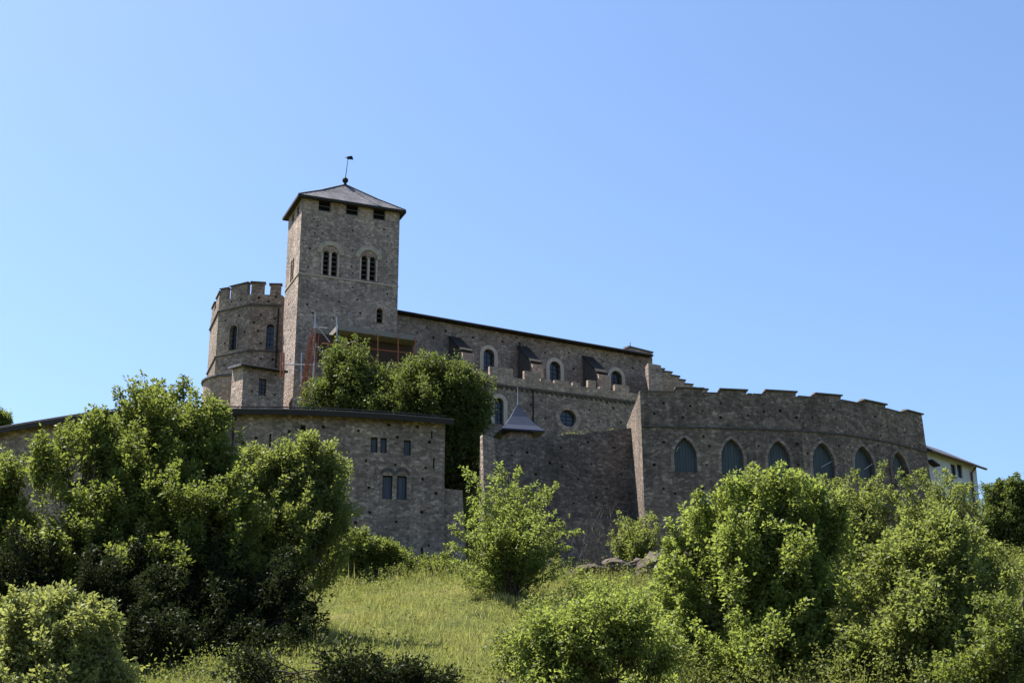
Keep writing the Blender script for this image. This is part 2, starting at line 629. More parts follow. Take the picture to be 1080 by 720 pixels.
def add_window(P, op, parent, mat, depth=.4, surround=0, surround_mat=None, louvres=0, mullion=False, bars=False, frame=None):
    """window part inside a recess of the wall, with its sub-parts; returns the recess"""
    cx, b0, w, h, kind = op
    out = arch(cx, b0, w, h, kind)
    mb = MB()
    g = .004
    inner = arch(cx, b0 + g, w - 2 * g, h - 2 * g, kind)
    mb.slab(P, inner, -depth + .004, -depth + .06)
    win = mb.build('window', mat, parent)
    if surround:
        o2 = arch(cx, b0 - (surround if kind == 'circle' else 0), w + 2 * surround, h + surround * (2 if kind == 'circle' else 1), kind)
        mb = MB()
        mb.ring(P, out, o2, .003, .055)
        mb.build('surround', surround_mat or M['pale'], win)
    if louvres:
        for k in range(louvres):
            mb = MB()
            zb = b0 + h * (k + .35) / (louvres + .3)
            ww = w / 2 - .03
            if kind != 'rect' and zb > b0 + h - w / 2:
                dz = zb - (b0 + h - w / 2)
                ww = math.sqrt(max(.01, (w / 2) ** 2 - dz * dz)) - .04
            if ww < .05:
                continue
            mb.hexa([P.at(cx - ww, zb, -.3), P.at(cx + ww, zb, -.3), P.at(cx + ww, zb - .14, -.06), P.at(cx - ww, zb - .14, -.06)],
                    [P.at(cx - ww, zb + .05, -.3), P.at(cx + ww, zb + .05, -.3), P.at(cx + ww, zb - .09, -.06), P.at(cx - ww, zb - .09, -.06)])
            mb.build('louvre_slat', M['louvre'], win)
    if mullion:
        mb = MB()
        mb.hexa([P.at(cx - mullion, b0 + .01, -.3), P.at(cx + mullion, b0 + .01, -.3), P.at(cx + mullion, b0 + .01, -.05), P.at(cx - mullion, b0 + .01, -.05)],
                [P.at(cx - mullion, b0 + h - .02, -.3), P.at(cx + mullion, b0 + h - .02, -.3), P.at(cx + mullion, b0 + h - .02, -.05), P.at(cx - mullion, b0 + h - .02, -.05)])
        mb.build('mullion', M['pale'], win)
    if bars:
        mb = MB()
        for k in range(1, 4):
            zb = b0 + h * k / 4.6
            mb.tube([P.at(cx - w / 2 + .01, zb, -depth + .09), P.at(cx + w / 2 - .01, zb, -depth + .09)], .025, 4)
        mb.tube([P.at(cx, b0 + .02, -depth + .1), P.at(cx, b0 + h - .05, -depth + .1)], .025, 4)
        mb.build('glazing_bar', M['iron'], win)
    if frame is not None:
        mb = MB()
        f = .07
        mb.ring(P, arch(cx, b0 + f, w - 2 * f, h - 2 * f, kind), arch(cx, b0 + .004, w - .008, h - .008, kind), -depth + .065, -depth + .12)
        mb.build('frame', frame, win)
    return (out, depth), win


def ledge(mb, P, a0, a1, b, hgt, out, tilt=0):
    """a projecting course along a wall plane"""
    mb.hexa([P.at(a0, b, .003), P.at(a1, b + tilt, .003), P.at(a1, b + tilt, out), P.at(a0, b, out)],
            [P.at(a0, b + hgt, .003), P.at(a1, b + hgt + tilt, .003), P.at(a1, b + hgt * .7 + tilt, out), P.at(a0, b + hgt * .7, out)])


def merlon(P, a0, a1, b0, b1, thick, mat, parent, cap=.12, capmat=None, over=.12):
    mb = MB()
    q = lambda a, b, d: P.at(a, b, d)
    j = lambda: random.uniform(-.04, .04)
    mb.hexa([q(a0, b0, 0), q(a1, b0, 0), q(a1, b0, -thick), q(a0, b0, -thick)],
            [q(a0 + j(), b1 + j(), -.01), q(a1 + j(), b1 + j(), -.01), q(a1, b1, -thick), q(a0, b1, -thick)])
    m = mb.build('merlon', mat, parent)
    if cap:
        mb = MB()
        e = over
        s = random.uniform(-.05, .05)
        mb.hexa([q(a0 - e, b1 + .05, e), q(a1 + e, b1 + .05 + s, e), q(a1 + e, b1 + .05 + s, -thick - e), q(a0 - e, b1 + .05, -thick - e)],
                [q(a0 - e, b1 + .05 + cap, e), q(a1 + e, b1 + .05 + cap + s, e), q(a1 + e * .5, b1 + .16 + cap, -thick * .5), q(a0 - e * .5, b1 + .16 + cap, -thick * .5)])
        mb.build('cap_stone', capmat or M['cap'], m)
    return m


def xy(v, z=0):
    return Vector((v.x, v.y, z))


# =================================================================== BELL TOWER
TH = R(22)
eT = Vector((math.cos(TH), math.sin(TH), 0))
nT = Vector((-math.sin(TH), math.cos(TH), 0))          # into the depth
cT = at_depth(313.7, 317, 140)
Z_T0 = 36.0
P = Plane(xy(cT), eT)
tw = P.hit(419.2, 317)[0]
ZT = P.hit(321, 208)[1]
TD = 5.6
tower = thing('bell_tower', 'tall square stone bell tower with grey pyramid roof and twin louvred windows', 'tower', xy(cT, Z_T0))
A, B = xy(cT), xy(cT) + eT * tw
Cc, Dd = B + nT * TD, A + nT * TD
PF, PR, PB, PL = Plane(A, eT), Plane(B, nT), Plane(Cc, -eT), Plane(Dd, -nT)
hs = []
for px, y0, y1, w in ((342.5, 212, 223, 12.5), (371.5, 216, 227, 12.5), (400, 221, 232, 12.5)):
    h, _ = add_window(PF, opening(PF, px, y0, y1, w, 'rect'), tower, M['void'], .5, louvres=2)
    hs.append(h)
for px, y0, y1 in ((348.2, 265, 291), (388.6, 270, 296)):
    for s in (-4.3, 4.3):
        h, w_ = add_window(PF, opening(PF, px + s, y0 + s * .14, y1 + s * .14, 6.0), tower, M['void'], .5, louvres=5)
        hs.append(h)
    # blind arch over the pair, its colonnette is the pale stone between the two lights
    cx, b0, w, hh, _ = opening(PF, px, y0 - 6, y1, 18.5)
    mb = MB()
    ia, oa = arch(cx, b0, w, hh, 'round', 12), arch(cx, b0, w + .95, hh + .475, 'round', 12)
    mb.ring(PF, ia[2:], oa[2:], .003, .14, closed=False)
    mb.build('arch_band', M['arch'], tower)
    mb = MB()
    tym = [(cx + w / 2 * math.cos(math.pi * q / 10) * .98, b0 + hh - w / 2 + w / 2 * math.sin(math.pi * q / 10) * .98) for q in range(11)]
    mb.slab(PF, [(x, max(y, b0 + hh - w * .36)) for x, y in tym if y > b0 + hh - w * .42], .003, .03)
    mb.build('tympanum', M['parapet'], tower)
    mb = MB()
    cw = .10
    mb.hexa([PF.at(cx - cw, b0, .003), PF.at(cx + cw, b0, .003), PF.at(cx + cw, b0, .10), PF.at(cx - cw, b0, .10)],
            [PF.at(cx - cw, b0 + hh * .72, .003), PF.at(cx + cw, b0 + hh * .72, .003), PF.at(cx + cw, b0 + hh * .72, .10), PF.at(cx - cw, b0 + hh * .72, .10)])
    for s in (-1, 1):
        c2 = cx + s * w * .47
        mb.hexa([PF.at(c2 - .07, b0, .003), PF.at(c2 + .07, b0, .003), PF.at(c2 + .07, b0, .08), PF.at(c2 - .07, b0, .08)],
                [PF.at(c2 - .07, b0 + hh * .7, .003), PF.at(c2 + .07, b0 + hh * .7, .003), PF.at(c2 + .07, b0 + hh * .7, .08), PF.at(c2 - .07, b0 + hh * .7, .08)])
    mb.build('colonnette', M['pale'], tower)
h, _ = add_window(PF, opening(PF, 400.3, 325, 341, 6.5), tower, M['void'], .5, louvres=3, surround=.22, surround_mat=M['parapet'])
hs.append(h)
dots = [(331, 231), (335, 238), (326, 243), (332, 246), (372, 243), (405, 242), (409, 249), (413, 258), (372, 264), (371, 281), (372, 288), (324, 302), (372, 303),
        (409, 310), (366, 250), (345, 312), (358, 318), (377, 316), (330, 330), (352, 336), (380, 330), (411, 291), (327, 262), (325, 281), (408, 276), (340, 246), (390, 248), (324, 321), (334, 318)]
boxes = [(339, 256, 358, 293), (379, 262, 398, 299), (396, 322, 404, 343)]
hs += holes_px(PF, clear_of(dots, boxes), .19)
mb = MB()
mb.face(PF, [(0, Z_T0), (tw, Z_T0), (tw, ZT), (0, ZT)], hs)
# left flank: one tall twin opening and the openings under the eaves
lh = []
for k, (c, b, w, hh) in enumerate(((TD * .36, ZT - 1.3, 1.0, .95), (TD * .72, ZT - 1.3, 1.0, .95))):
    h, _ = add_window(PL, (c, b, w, hh, 'rect'), tower, M['void'], .5, louvres=2)
    lh.append(h)
for c in (TD * .42, TD * .55):
    h, _ = add_window(PL, (c, PF.hit(320, 287)[1], .62, 2.4, 'round'), tower, M['void'], .5, louvres=5)
    lh.append(h)
for k in range(9):
    a_, b_ = random.uniform(.5, TD - .5), random.uniform(Z_T0 + 8, ZT - 8)
    lh.append(([(a_, b_), (a_ + .24, b_), (a_ + .24, b_ + .24), (a_, b_ + .24)], .35))
mb.face(PL, [(0, Z_T0), (TD, Z_T0), (TD, ZT), (0, ZT)], lh)
mb.face(PR, [(0, Z_T0), (TD, Z_T0), (TD, ZT), (0, ZT)])
mb.face(PB, [(0, Z_T0), (tw, Z_T0), (tw, ZT), (0, ZT)])
mb.build('wall', M['tower'], tower)
mb = MB()
zs = PF.hit(314.5, 288.5)[1]
ledge(mb, PF, -.06, tw + .06, zs, .16, .08)
ledge(mb, PL, 0, TD + .003, zs, .16, .08)
mb.build('string_course', M['pale'], tower)
for (q0, s) in ((0, 1), (tw, -1)):
    mb = MB()
    z = Z_T0 + .2
    k = 0
    while z < ZT - .9:
        hh = random.uniform(.35, .6)
        wd = .55 if k % 2 else .95
        wd *= random.uniform(.8, 1.1)
        a0, a1 = (q0 - .012, q0 + wd) if s > 0 else (q0 - wd, q0 + .012)
        mb.hexa([PF.at(a0, z + .02, .002), PF.at(a1, z + .02, .002), PF.at(a1, z + .02, .02), PF.at(a0, z + .02, .02)],
                [PF.at(a0, z + hh - .02, .002), PF.at(a1, z + hh - .02, .002), PF.at(a1, z + hh - .02, .02), PF.at(a0, z + hh - .02, .02)])
        z += hh
        k += 1
    mb.build('corner_stones', M['tower'], tower)
for x0, x1 in ((320.5, 335), (350, 364), (379, 392.5), (407.5, 418.5)):
    mb = MB()
    a0, a1 = PF.hit(x0, 215)[0], PF.hit(x1, 215)[0]
    b_ = PF.hit((x0 + x1) / 2, 223 + (x0 - 335) * .14)[1]
    mb.hexa([PF.at(a0, b_, .003), PF.at(a1, b_, .003), PF.at(a1, b_, .03), PF.at(a0, b_, .03)], [PF.at(a0, ZT - .02, .003), PF.at(a1, ZT - .02, .003), PF.at(a1, ZT - .02, .03), PF.at(a0, ZT - .02, .03)])
    mb.build('walled_merlon', M['parapet'], tower)
# pyramid roof
ov = .5
ctr = (A + B + Cc + Dd) / 4
zap = height_for(194.5, ctr)
cor = [A - eT * ov - nT * ov, B + eT * ov - nT * ov, Cc + eT * ov + nT * ov, Dd - eT * ov + nT * ov]
mb = MB()
zr = ZT - .12
apex = xy(ctr, zap)
lo = [xy(c, zr) for c in cor]
hi = [xy(c, zr + .2) for c in cor]
for i in range(4):
    j = (i + 1) % 4
    mb.poly([lo[i], lo[j], hi[j], hi[i]], (lo[i] + lo[j]) / 2 - xy(ctr, zr))
    mid = [hi[i].lerp(apex, .45) - Vector((0, 0, .12)), hi[j].lerp(apex, .45) - Vector((0, 0, .12))]
    mb.poly([hi[i], hi[j], mid[1], mid[0]], (0, 0, 1))
    mb.poly([mid[0], mid[1], apex], (0, 0, 1))
roof = mb.build('roof', M['slate'], tower)
mb = MB()
ins = [xy(c, zr - .004) for c in cor]
mb.poly(ins, (0, 0, -1))
for i in range(4):
    j = (i + 1) % 4
    o_ = (cor[i] + cor[j]) / 2 - ctr
    o_.z = 0
    o_.normalize()
    mb.hexa([lo[i] + o_ * .003 - Vector((0, 0, .1)), lo[j] + o_ * .003 - Vector((0, 0, .1)), lo[j] + o_ * .05 - Vector((0, 0, .1)), lo[i] + o_ * .05 - Vector((0, 0, .1))],
            [lo[i] + o_ * .003 + Vector((0, 0, .17)), lo[j] + o_ * .003 + Vector((0, 0, .17)), lo[j] + o_ * .05 + Vector((0, 0, .17)), lo[i] + o_ * .05 + Vector((0, 0, .17))])
mb.build('eaves_board', M['dark_wood'], roof)
mb = MB()
for i in range(4):
    mb.tube([hi[i] + Vector((0, 0, .02)), hi[i].lerp(apex, .45) - Vector((0, 0, .09)), apex], .07, 5)
mb.build('ridge_cap', M['slate_dark'], roof)
mb = MB()
mb.tube([apex - Vector((0, 0, .2)), apex + Vector((0, 0, .25))], [.22, .1], 8)
mb.ball(apex + Vector((0, 0, .45)), .32, 12)
ztop = height_for(166, ctr)
tip = xy(ctr, ztop) + Vector((.22, 0, 0))
mb.tube([apex + Vector((0, 0, .6)), tip], [.05, .03], 5)
fin = mb.build('finial', M['iron'], roof)
mb = MB()
mb.hexa([tip + Vector((-.15, .0, -.2)), tip + Vector((.55, .05, -.25)), tip + Vector((.55, .09, -.25)), tip + Vector((-.15, .04, -.2))],
        [tip + Vector((-.1, .0, .1)), tip + Vector((.4, .05, .2)), tip + Vector((.4, .09, .2)), tip + Vector((-.1, .04, .1))])
mb.tube([tip + Vector((-.35, 0, -.02)), tip + Vector((.1, 0, 0))], .035, 4)
mb.build('weather_vane', M['iron'], roof)

# =================================================================== POLYGONAL APSE TURRET
HC_Y = 147.0
n1 = at_depth(263.8, 321.3, HC_Y)
HC = n1.z
nodes = [at_height(221.5, 348, HC), at_height(230.5, 328.7, HC), n1, at_height(297, 322.5, HC)]
nodes = [xy(p) for p in nodes]
back = [nodes[3] + Vector((1.0, 5.0, 0)), nodes[0] + Vector((1.5, 5.0, 0))]
ring_ = nodes + back
apse = thing('apse_turret', 'many-sided stone apse with battlements and lancet windows left of the bell tower', 'church apse', xy(nodes[2], 38))
Z_A0 = 36.0
zcren = height_for(310, nodes[2])
mb = MB()
leds = [MB(), MB()]
spotsA = [(238, 338), (252, 333), (258, 350), (237, 362), (254, 316), (244, 318), (249, 384), (236, 385), (256, 391)]
spotsB = [(275, 332), (290, 336), (272, 349), (275, 362), (273, 314), (283, 318), (291, 313), (275, 378), (288, 379), (268, 340), (292, 360)]
spotsL = [(226, 335), (225, 352), (224.5, 366)]
planes = []
for i in range(len(ring_)):
    a, b = ring_[i], ring_[(i + 1) % len(ring_)]
    Pl = Plane(a, b - a)
    W = (b - a).length
    planes.append((Pl, W))
    hs = []
    if i == 1:
        h, _ = add_window(Pl, opening(Pl, 246, 343, 368.5, 7.5), apse, M['glass'], .45, bars=True, surround=.2, surround_mat=M['church'])
        hs = [h] + holes_px(Pl, spotsA, .22)
    if i == 2:
        h, _ = add_window(Pl, opening(Pl, 284.8, 341.5, 368, 8), apse, M['glass'], .45, bars=True, surround=.2, surround_mat=M['church'])
        hs = [h] + holes_px(Pl, spotsB, .22)
    if i == 0:
        hs = holes_px(Pl, spotsL, .22)
    mb.face(Pl, [(0, Z_A0), (W, Z_A0), (W, zcren), (0, zcren)], hs)
    if i < 3:
        e = .004
        ledge(leds[0], Pl, e, W - e, HC - .1, .26, .14)
        ledge(leds[1], Pl, e, W - e, height_for(370.5, nodes[2]), .22, .12)
mb.poly([xy(p, zcren) for p in ring_], (0, 0, 1))
mb.build('wall', M['church'], apse)
for l_ in leds:
    l_.build('string_course', M['ledge'], apse)
for i, (x0, x1, yt, ) in enumerate(((233, 239.5, 303), (243.5, 260.5, 299), (262.6, 279, 296.3), (284.8, 296.5, 298.5))):
    Pl, W = planes[1] if i < 2 else planes[2]
    a0, a1 = Pl.hit(x0, 306)[0], Pl.hit(x1, 306)[0]
    a0, a1 = max(.02, a0), min(W - .02, a1)
    merlon(Pl, a0, a1, zcren, Pl.hit((x0 + x1) / 2, yt + 2)[1], .5, M['church'], apse, .1)
Pl, W = planes[0]
merlon(Pl, W * .62, W - .05, zcren, zcren + 1.0, .5, M['church'], apse, .1)
merlon(Pl, W * .1, W * .42, zcren, zcren + 1.0, .5, M['church'], apse, .1)
mb = MB()
p_ = nodes[3] - Vector((.25, .25, 0))
mb.tube([xy(p_, HC - .3), xy(p_, 38.5)], .09, 6)
mb.build('downpipe', M['iron'], apse)
# low rounded chapel at its foot
cyl_c = xy(at_depth(243.5, 395, 143.0)) + Vector((0, 3.4, 0))
zc_ = at_depth(243.5, 396, 143.0).z
chap = thing('rounded_chapel', 'low round stone chapel wall at the foot of the battlemented apse', 'chapel', xy(cyl_c, 38))
mb = MB()
rr = 3.35
circ = [cyl_c + Vector((rr * math.cos(t), rr * math.sin(t), 0)) for t in np.linspace(0, 2 * math.pi, 28, endpoint=False)]
for i in range(28):
    a, b = circ[i], circ[(i + 1) % 28]
    mb.poly([xy(a, 35), xy(b, 35), xy(b, zc_), xy(a, zc_)], (a + b) / 2 - cyl_c)
mb.build('wall', M['parapet'], chap)
mb = MB()
for i in range(28):
    a, b = circ[i], circ[(i + 1) % 28]
    oa, ob = (a - cyl_c) * .06, (b - cyl_c) * .06
    mb.hexa([xy(a - oa, zc_ + .003), xy(b - ob, zc_ + .003), xy(b + ob, zc_ + .003), xy(a + oa, zc_ + .003)], [xy(a - oa, zc_ + .2), xy(b - ob, zc_ + .2), xy(b + ob, zc_ + .16), xy(a + oa, zc_ + .16)])
    mb.poly([xy(a - oa, zc_ + .2), xy(b - ob, zc_ + .2), xy(cyl_c, zc_ + .6)], (0, 0, 1))
mb.build('roof', M['slate_dark'], chap)

# =================================================================== SACRISTY ANNEX
sc_ = xy(at_depth(256.3, 400, 137.5))
th = R(30)
e2, n2 = Vector((math.cos(th), math.sin(th), 0)), Vector((-math.sin(th), math.cos(th), 0))
Ps = Plane(sc_, e2)
sw = Ps.hit(300, 400)[0]
zA = Ps.hit(256.5, 386.5)[1]
ann = thing('sacristy_annex', 'small stone annex with sloping slate roof and one dark window below the apse', 'annex', xy(sc_, 38))
h, _ = add_window(Ps, opening(Ps, 277, 399, 417, 8.5, 'rect'), ann, M['glass'], .35, bars=True, frame=M['dark_wood'])
dep = 3.2
mb = MB()
mb.face(Ps, [(0, 34), (sw, 34), (sw, zA), (0, zA)], [h] + holes_px(Ps, [(263, 392), (291, 395), (266, 412), (290, 416)], .2))
q = [sc_, sc_ + e2 * sw, sc_ + e2 * sw + n2 * dep, sc_ + n2 * dep]
rise = .55
mb.poly([xy(q[3], 34), xy(q[0], 34), xy(q[0], zA), xy(q[3], zA + rise)], -e2)
mb.poly([xy(q[1], 34), xy(q[2], 34), xy(q[2], zA + rise), xy(q[1], zA)], e2)
mb.poly([xy(q[2], 34), xy(q[3], 34), xy(q[3], zA + rise), xy(q[2], zA + rise)], n2)
mb.build('wall', M['tower'], ann)
mb = MB()
o = .45
r4 = [q[0] - e2 * o - n2 * o, q[1] + e2 * .1 - n2 * o, q[2] + e2 * .1, q[3] - e2 * o]
k = rise / dep
zz = [zA - k * o, zA - k * o, zA + rise, zA + rise]
mb.hexa([xy(p, z + .03) for p, z in zip(r4, zz)], [xy(p, z + .25) for p, z in zip(r4, zz)])
rf = mb.build('roof', M['slate_dark'], ann)
mb = MB()
mb.tube([xy(r4[0] - n2 * .08, zz[0] + .1), xy(r4[1] - n2 * .08, zz[1] + .1)], .09, 6)
mb.build('gutter', M['iron'], rf)

# =================================================================== NAVE AND AISLE
nv0 = at_depth(419, 330.5, 146.5)
ZN = nv0.z
nv1 = at_height(688, 377, ZN)
eN = xy(nv1 - nv0).normalized()
nN = Vector((-eN.y, eN.x, 0))
o_n = xy(nv0) - eN * 3
PN = Plane(o_n, eN)
nlen = xy(nv1 - o_n).length
nave = thing('church_nave', 'long stone church nave running right from the bell tower with three arched windows', 'church', xy(nv0, 38))
hs = []
for px, y0, y1 in ((515.5, 368, 391), (585.3, 381, 403), (650, 391, 411)):
    h, _ = add_window(PN, opening(PN, px, y0, y1, 11.5), nave, M['glass'], .5, surround=.42, surround_mat=M['pale'], bars=True)
    hs.append(h)
sp_ = [(450, 345), (470, 349), (499, 356), (530, 360), (555, 365), (600, 372), (636, 381), (667, 388), (640, 374), (545, 356), (575, 372), (457, 356), (495, 371), (440, 351), (620, 368), (605, 389), (675, 381)]
hs += holes_px(PN, sp_, .22)
mb = MB()
mb.face(PN, [(0, 36), (nlen, 36), (nlen, ZN), (0, ZN)], hs)
E1 = xy(o_n + eN * nlen)
wn = 9.0
g = [o_n, E1, E1 + nN * wn, o_n + nN * wn]
mb.poly([xy(g[1], 36), xy(g[2], 36), xy(g[2], ZN), xy((g[1] + g[2]) / 2, ZN + 1.0), xy(g[1], ZN)], eN)
mb.poly([xy(g[2], 36), xy(g[3], 36), xy(g[3], ZN), xy(g[2], ZN)], nN)
mb.poly([xy(g[3], 36), xy(g[0], 36), xy(g[0], ZN), xy((g[0] + g[3]) / 2, ZN + 1.0), xy(g[3], ZN)], -eN)
mb.build('wall', M['church'], nave)
mb = MB()
o = .55
sl = 1.0 / (wn / 2)
for s in (0, 1):
    e_out = (g[0] - nN * o, g[1] - nN * o - eN * .35) if s == 0 else (g[3] + nN * o, g[2] + nN * o - eN * .35)
    rg = ((g[0] + g[3]) / 2, (g[1] + g[2]) / 2 - eN * .35)
    z0, z1 = ZN - sl * o, ZN + 1.0
    mb.hexa([xy(e_out[0], z0 + .05), xy(e_out[1], z0 + .05), xy(rg[1], z1 + .05), xy(rg[0], z1 + .05)],
            [xy(e_out[0], z0 + .32), xy(e_out[1], z0 + .32), xy(rg[1], z1 + .33), xy(rg[0], z1 + .33)])
rf = mb.build('roof', M['slate_dark'], nave)
mb = MB()
a_, b_ = g[0] - nN * (o + .1), g[1] - nN * (o + .1) - eN * .35
mb.tube([xy(a_, ZN - sl * o + .13), xy(b_, ZN - sl * o + .13)], .13, 6)
mb.build('gutter', M['iron'], rf)
mb = MB()
zt_ = ZN - sl * o
mb.hexa([PN.at(.1, zt_ + .02, .004), PN.at(nlen - .5, zt_ + .02, .004), PN.at(nlen - .5, zt_ + .02, .12), PN.at(.1, zt_ + .02, .12)], [PN.at(.1, zt_ + .16, .004), PN.at(nlen - .5, zt_ + .16, .004), PN.at(nlen - .5, zt_ + .16, .12), PN.at(.1, zt_ + .16, .12)])
for k in range(34):
    p0 = g[0].lerp(g[1], (k + .5) / 34)
    mb.hexa([xy(p0 - nN * .5, zt_ - .02), xy(p0 - nN * .5 + eN * .14, zt_ - .02), xy(p0 + eN * .14 - nN * .003, zt_ + .1), xy(p0 - nN * .003, zt_ + .1)],
            [xy(p0 - nN * .5, zt_ + .04), xy(p0 - nN * .5 + eN * .14, zt_ + .04), xy(p0 + eN * .14 - nN * .003, zt_ + .22), xy(p0 - nN * .003, zt_ + .22)])
mb.build('rafter_ends', M['dark_wood'], rf)
# kneeler block on the gable end
a0, b0 = PN.hit(667, 375)
a1 = PN.hit(688.8, 375)[0]
mb = MB()
bt = PN.hit(688, 371.5)[1]
bl = PN.hit(667, 364.5)[1]
mb.hexa([PN.at(a0, ZN + .36, -.6), PN.at(a1, ZN - .4, -.2), PN.at(a1, ZN - .4, -1.6), PN.at(a0, ZN + .36, -1.6)],
        [PN.at(a0 + .1, bl, -.6), PN.at(a1, bt, -.2), PN.at(a1, bt, -1.6), PN.at(a0 + .1, bl, -1.6)])
kn = mb.build('gable_kneeler', M['parapet'], nave)
mb = MB()
mb.hexa([PN.at(a0 - .1, bl + .003, -.5), PN.at(a1 + .15, bt + .003, -.1), PN.at(a1 + .15, bt + .003, -1.7), PN.at(a0 - .1, bl + .003, -1.7)],
        [PN.at(a0 - .1, bl + .15, -.5), PN.at(a1 + .15, bt + .15, -.1), PN.at(a1 + .15, bt + .25, -1.7), PN.at(a0 - .1, bl + .25, -1.7)])
mb.tube([PN.at(a0 + .4, bl, -1), PN.at(a0 + .4, bl + .75, -1)], .04, 5)
mb.build('cap_stone', M['cap'], kn)
# aisle wall in front, with a crenellated parapet
al0 = at_depth(516, 403.5, 143.6)
ZAI = al0.z
al1 = at_height(651, 420.5, ZAI)
eA = xy(al1 - al0).normalized()
nA = Vector((-eA.y, eA.x, 0))
PA0 = Plane(xy(al0), eA)
aL, aR = PA0.hit(428, 395)[0], PA0.hit(676, 424)[0]
oA = xy(al0) + eA * aL
PA = Plane(oA, eA)
alen = aR - aL
aisle = thing('side_aisle', 'lower church aisle with battlemented parapet and a round window below the nave', 'church aisle', xy(al0, 36))
hs = []
h, _ = add_window(PA, opening(PA, 526.3, 419.5, 447, 9.5), aisle, M['glass'], .5, surround=.42, surround_mat=M['pale'], bars=True)
hs.append(h)
h, _ = add_window(PA, opening(PA, 599, 432, 450, 17.5, 'circle'), aisle, M['glass'], .5, surround=.5, surround_mat=M['parapet'], bars=True)
hs.append(h)
zpar = PA.hit(516, 395)[1]
sp_ = [(545, 412), (571, 422), (575, 441), (560, 427), (622, 432), (632, 444), (647, 430), (655, 445), (580, 414), (615, 420), (640, 424), (538, 440), (550, 445), (652, 455)]
hs += holes_px(PA, sp_, .22)
mb = MB()
mb.face(PA, [(0, 30), (alen, 30), (alen, ZAI), (0, ZAI)], hs)
qa = [oA, oA + eA * alen, oA + eA * alen + nA * 3.2, oA + nA * 3.2]
mb.poly([xy(p, ZAI) for p in qa], (0, 0, 1))
mb.poly([xy(qa[3], 30), xy(qa[0], 30), xy(qa[0], ZAI), xy(qa[3], ZAI)], -eA)
mb.poly([xy(qa[1], 30), xy(qa[2], 30), xy(qa[2], ZAI), xy(qa[1], ZAI)], eA)
mb.build('wall', M['church'], aisle)
mb = MB()
mb.hexa([PA.at(.01, ZAI + .003, .05), PA.at(alen - .01, ZAI + .003, .05), PA.at(alen - .01, ZAI + .003, -.5), PA.at(.01, ZAI + .003, -.5)],
        [PA.at(.01, zpar, .05), PA.at(alen - .01, zpar, .05), PA.at(alen - .01, zpar, -.5), PA.at(.01, zpar, -.5)])
par = mb.build('parapet', M['parapet'], aisle)
for x0, x1, dy in ((487, 498, 9), (506, 513, 3), (516.5, 541, 10.5), (553, 569, 10), (571, 581, 4), (585, 600, 4), (604, 612, 4), (620, 628, 9), (632, 643, 3), (648, 663, 8)):
    a0, a1 = PA.hit(x0, 395)[0], PA.hit(x1, 395)[0]
    merlon(Plane(PA.at(0, 0, .04), eA), a0, a1, zpar + .003, zpar + dy * .088, .45, M['parapet'], par, 0)
mb = MB()
ledge(mb, PA, .01, alen - .01, ZAI - .25, .2, .16)
k = 0
while k * .55 < alen - .4:
    a0 = .1 + k * .55
    mb.hexa([PA.at(a0, ZAI - .5, .003), PA.at(a0 + .2, ZAI - .5, .003), PA.at(a0 + .2, ZAI - .42, .12), PA.at(a0, ZAI - .42, .12)],
            [PA.at(a0, ZAI - .254, .003), PA.at(a0 + .2, ZAI - .254, .003), PA.at(a0 + .2, ZAI - .254, .14), PA.at(a0, ZAI - .254, .14)])
    k += 1
mb.build('corbel_course', M['ledge'], aisle)
for px, y0, y1 in ((561.5, 411, 452),):
    mb = MB()
    a, b1 = PA.hit(px, y0)
    _, b2 = PA.hit(px, y1)
    mb.tube([PA.at(a, b1, .18), PA.at(a, b2, .18)], .085, 6)
    mb.build('downpipe', M['iron'], aisle)
mb = MB()
a, b1 = PN.hit(547.5, 361)
_, b2 = PN.hit(547.5, 397)
mb.tube([PN.at(a, b1, .18), PN.at(a, b2, .18)], .085, 6)
mb.build('downpipe', M['iron'], nave)
# buttresses between nave and aisle, body in a dark tone
for px, yt, xo, yo in ((479, 357, 493, 371), (551, 367, 566, 383), (619.5, 377.5, 634, 394)):
    a, b1 = PN.hit(px, yt)
    mb = MB()
    D = 2.9
    po = PN.at(a, 0, D)
    b2 = height_for(yo, po)
    t = .6
    prof = [(0.004, 37), (D, 37), (D, b2), (0.004, b1)]
    mb.prism([PN.at(a - t, z, d) for d, z in prof], [PN.at(a + t, z, d) for d, z in prof])
    bt_ = mb.build('flying_buttress', M['ledge'], nave)
    mb = MB()
    mb.hexa([PN.at(a - t - .1, b1 + .003, .06), PN.at(a + t + .1, b1 + .003, .06), PN.at(a + t + .1, b2 + .003, D + .15), PN.at(a - t - .1, b2 + .003, D + .15)],
            [PN.at(a - t - .1, b1 + .18, .06), PN.at(a + t + .1, b1 + .18, .06), PN.at(a + t + .1, b2 + .18, D + .15), PN.at(a - t - .1, b2 + .18, D + .15)])
    mb.build('coping', M['dark_wood'], bt_)
    mb = MB()
    mb.hexa([PN.at(a - t - .04, b2 - 2.2, D + .003), PN.at(a + t + .05, b2 - 2.2, D + .003), PN.at(a + t + .05, b2 - 2.2, D + .45), PN.at(a - t - .04, b2 - 2.2, D + .45)],
            [PN.at(a - t - .04, b2 - .1, D + .003), PN.at(a + t + .05, b2 - .1, D + .003), PN.at(a + t + .05, b2 - .3, D + .45), PN.at(a - t - .04, b2 - .3, D + .45)])
    mb.build('pier', M['parapet'], bt_)

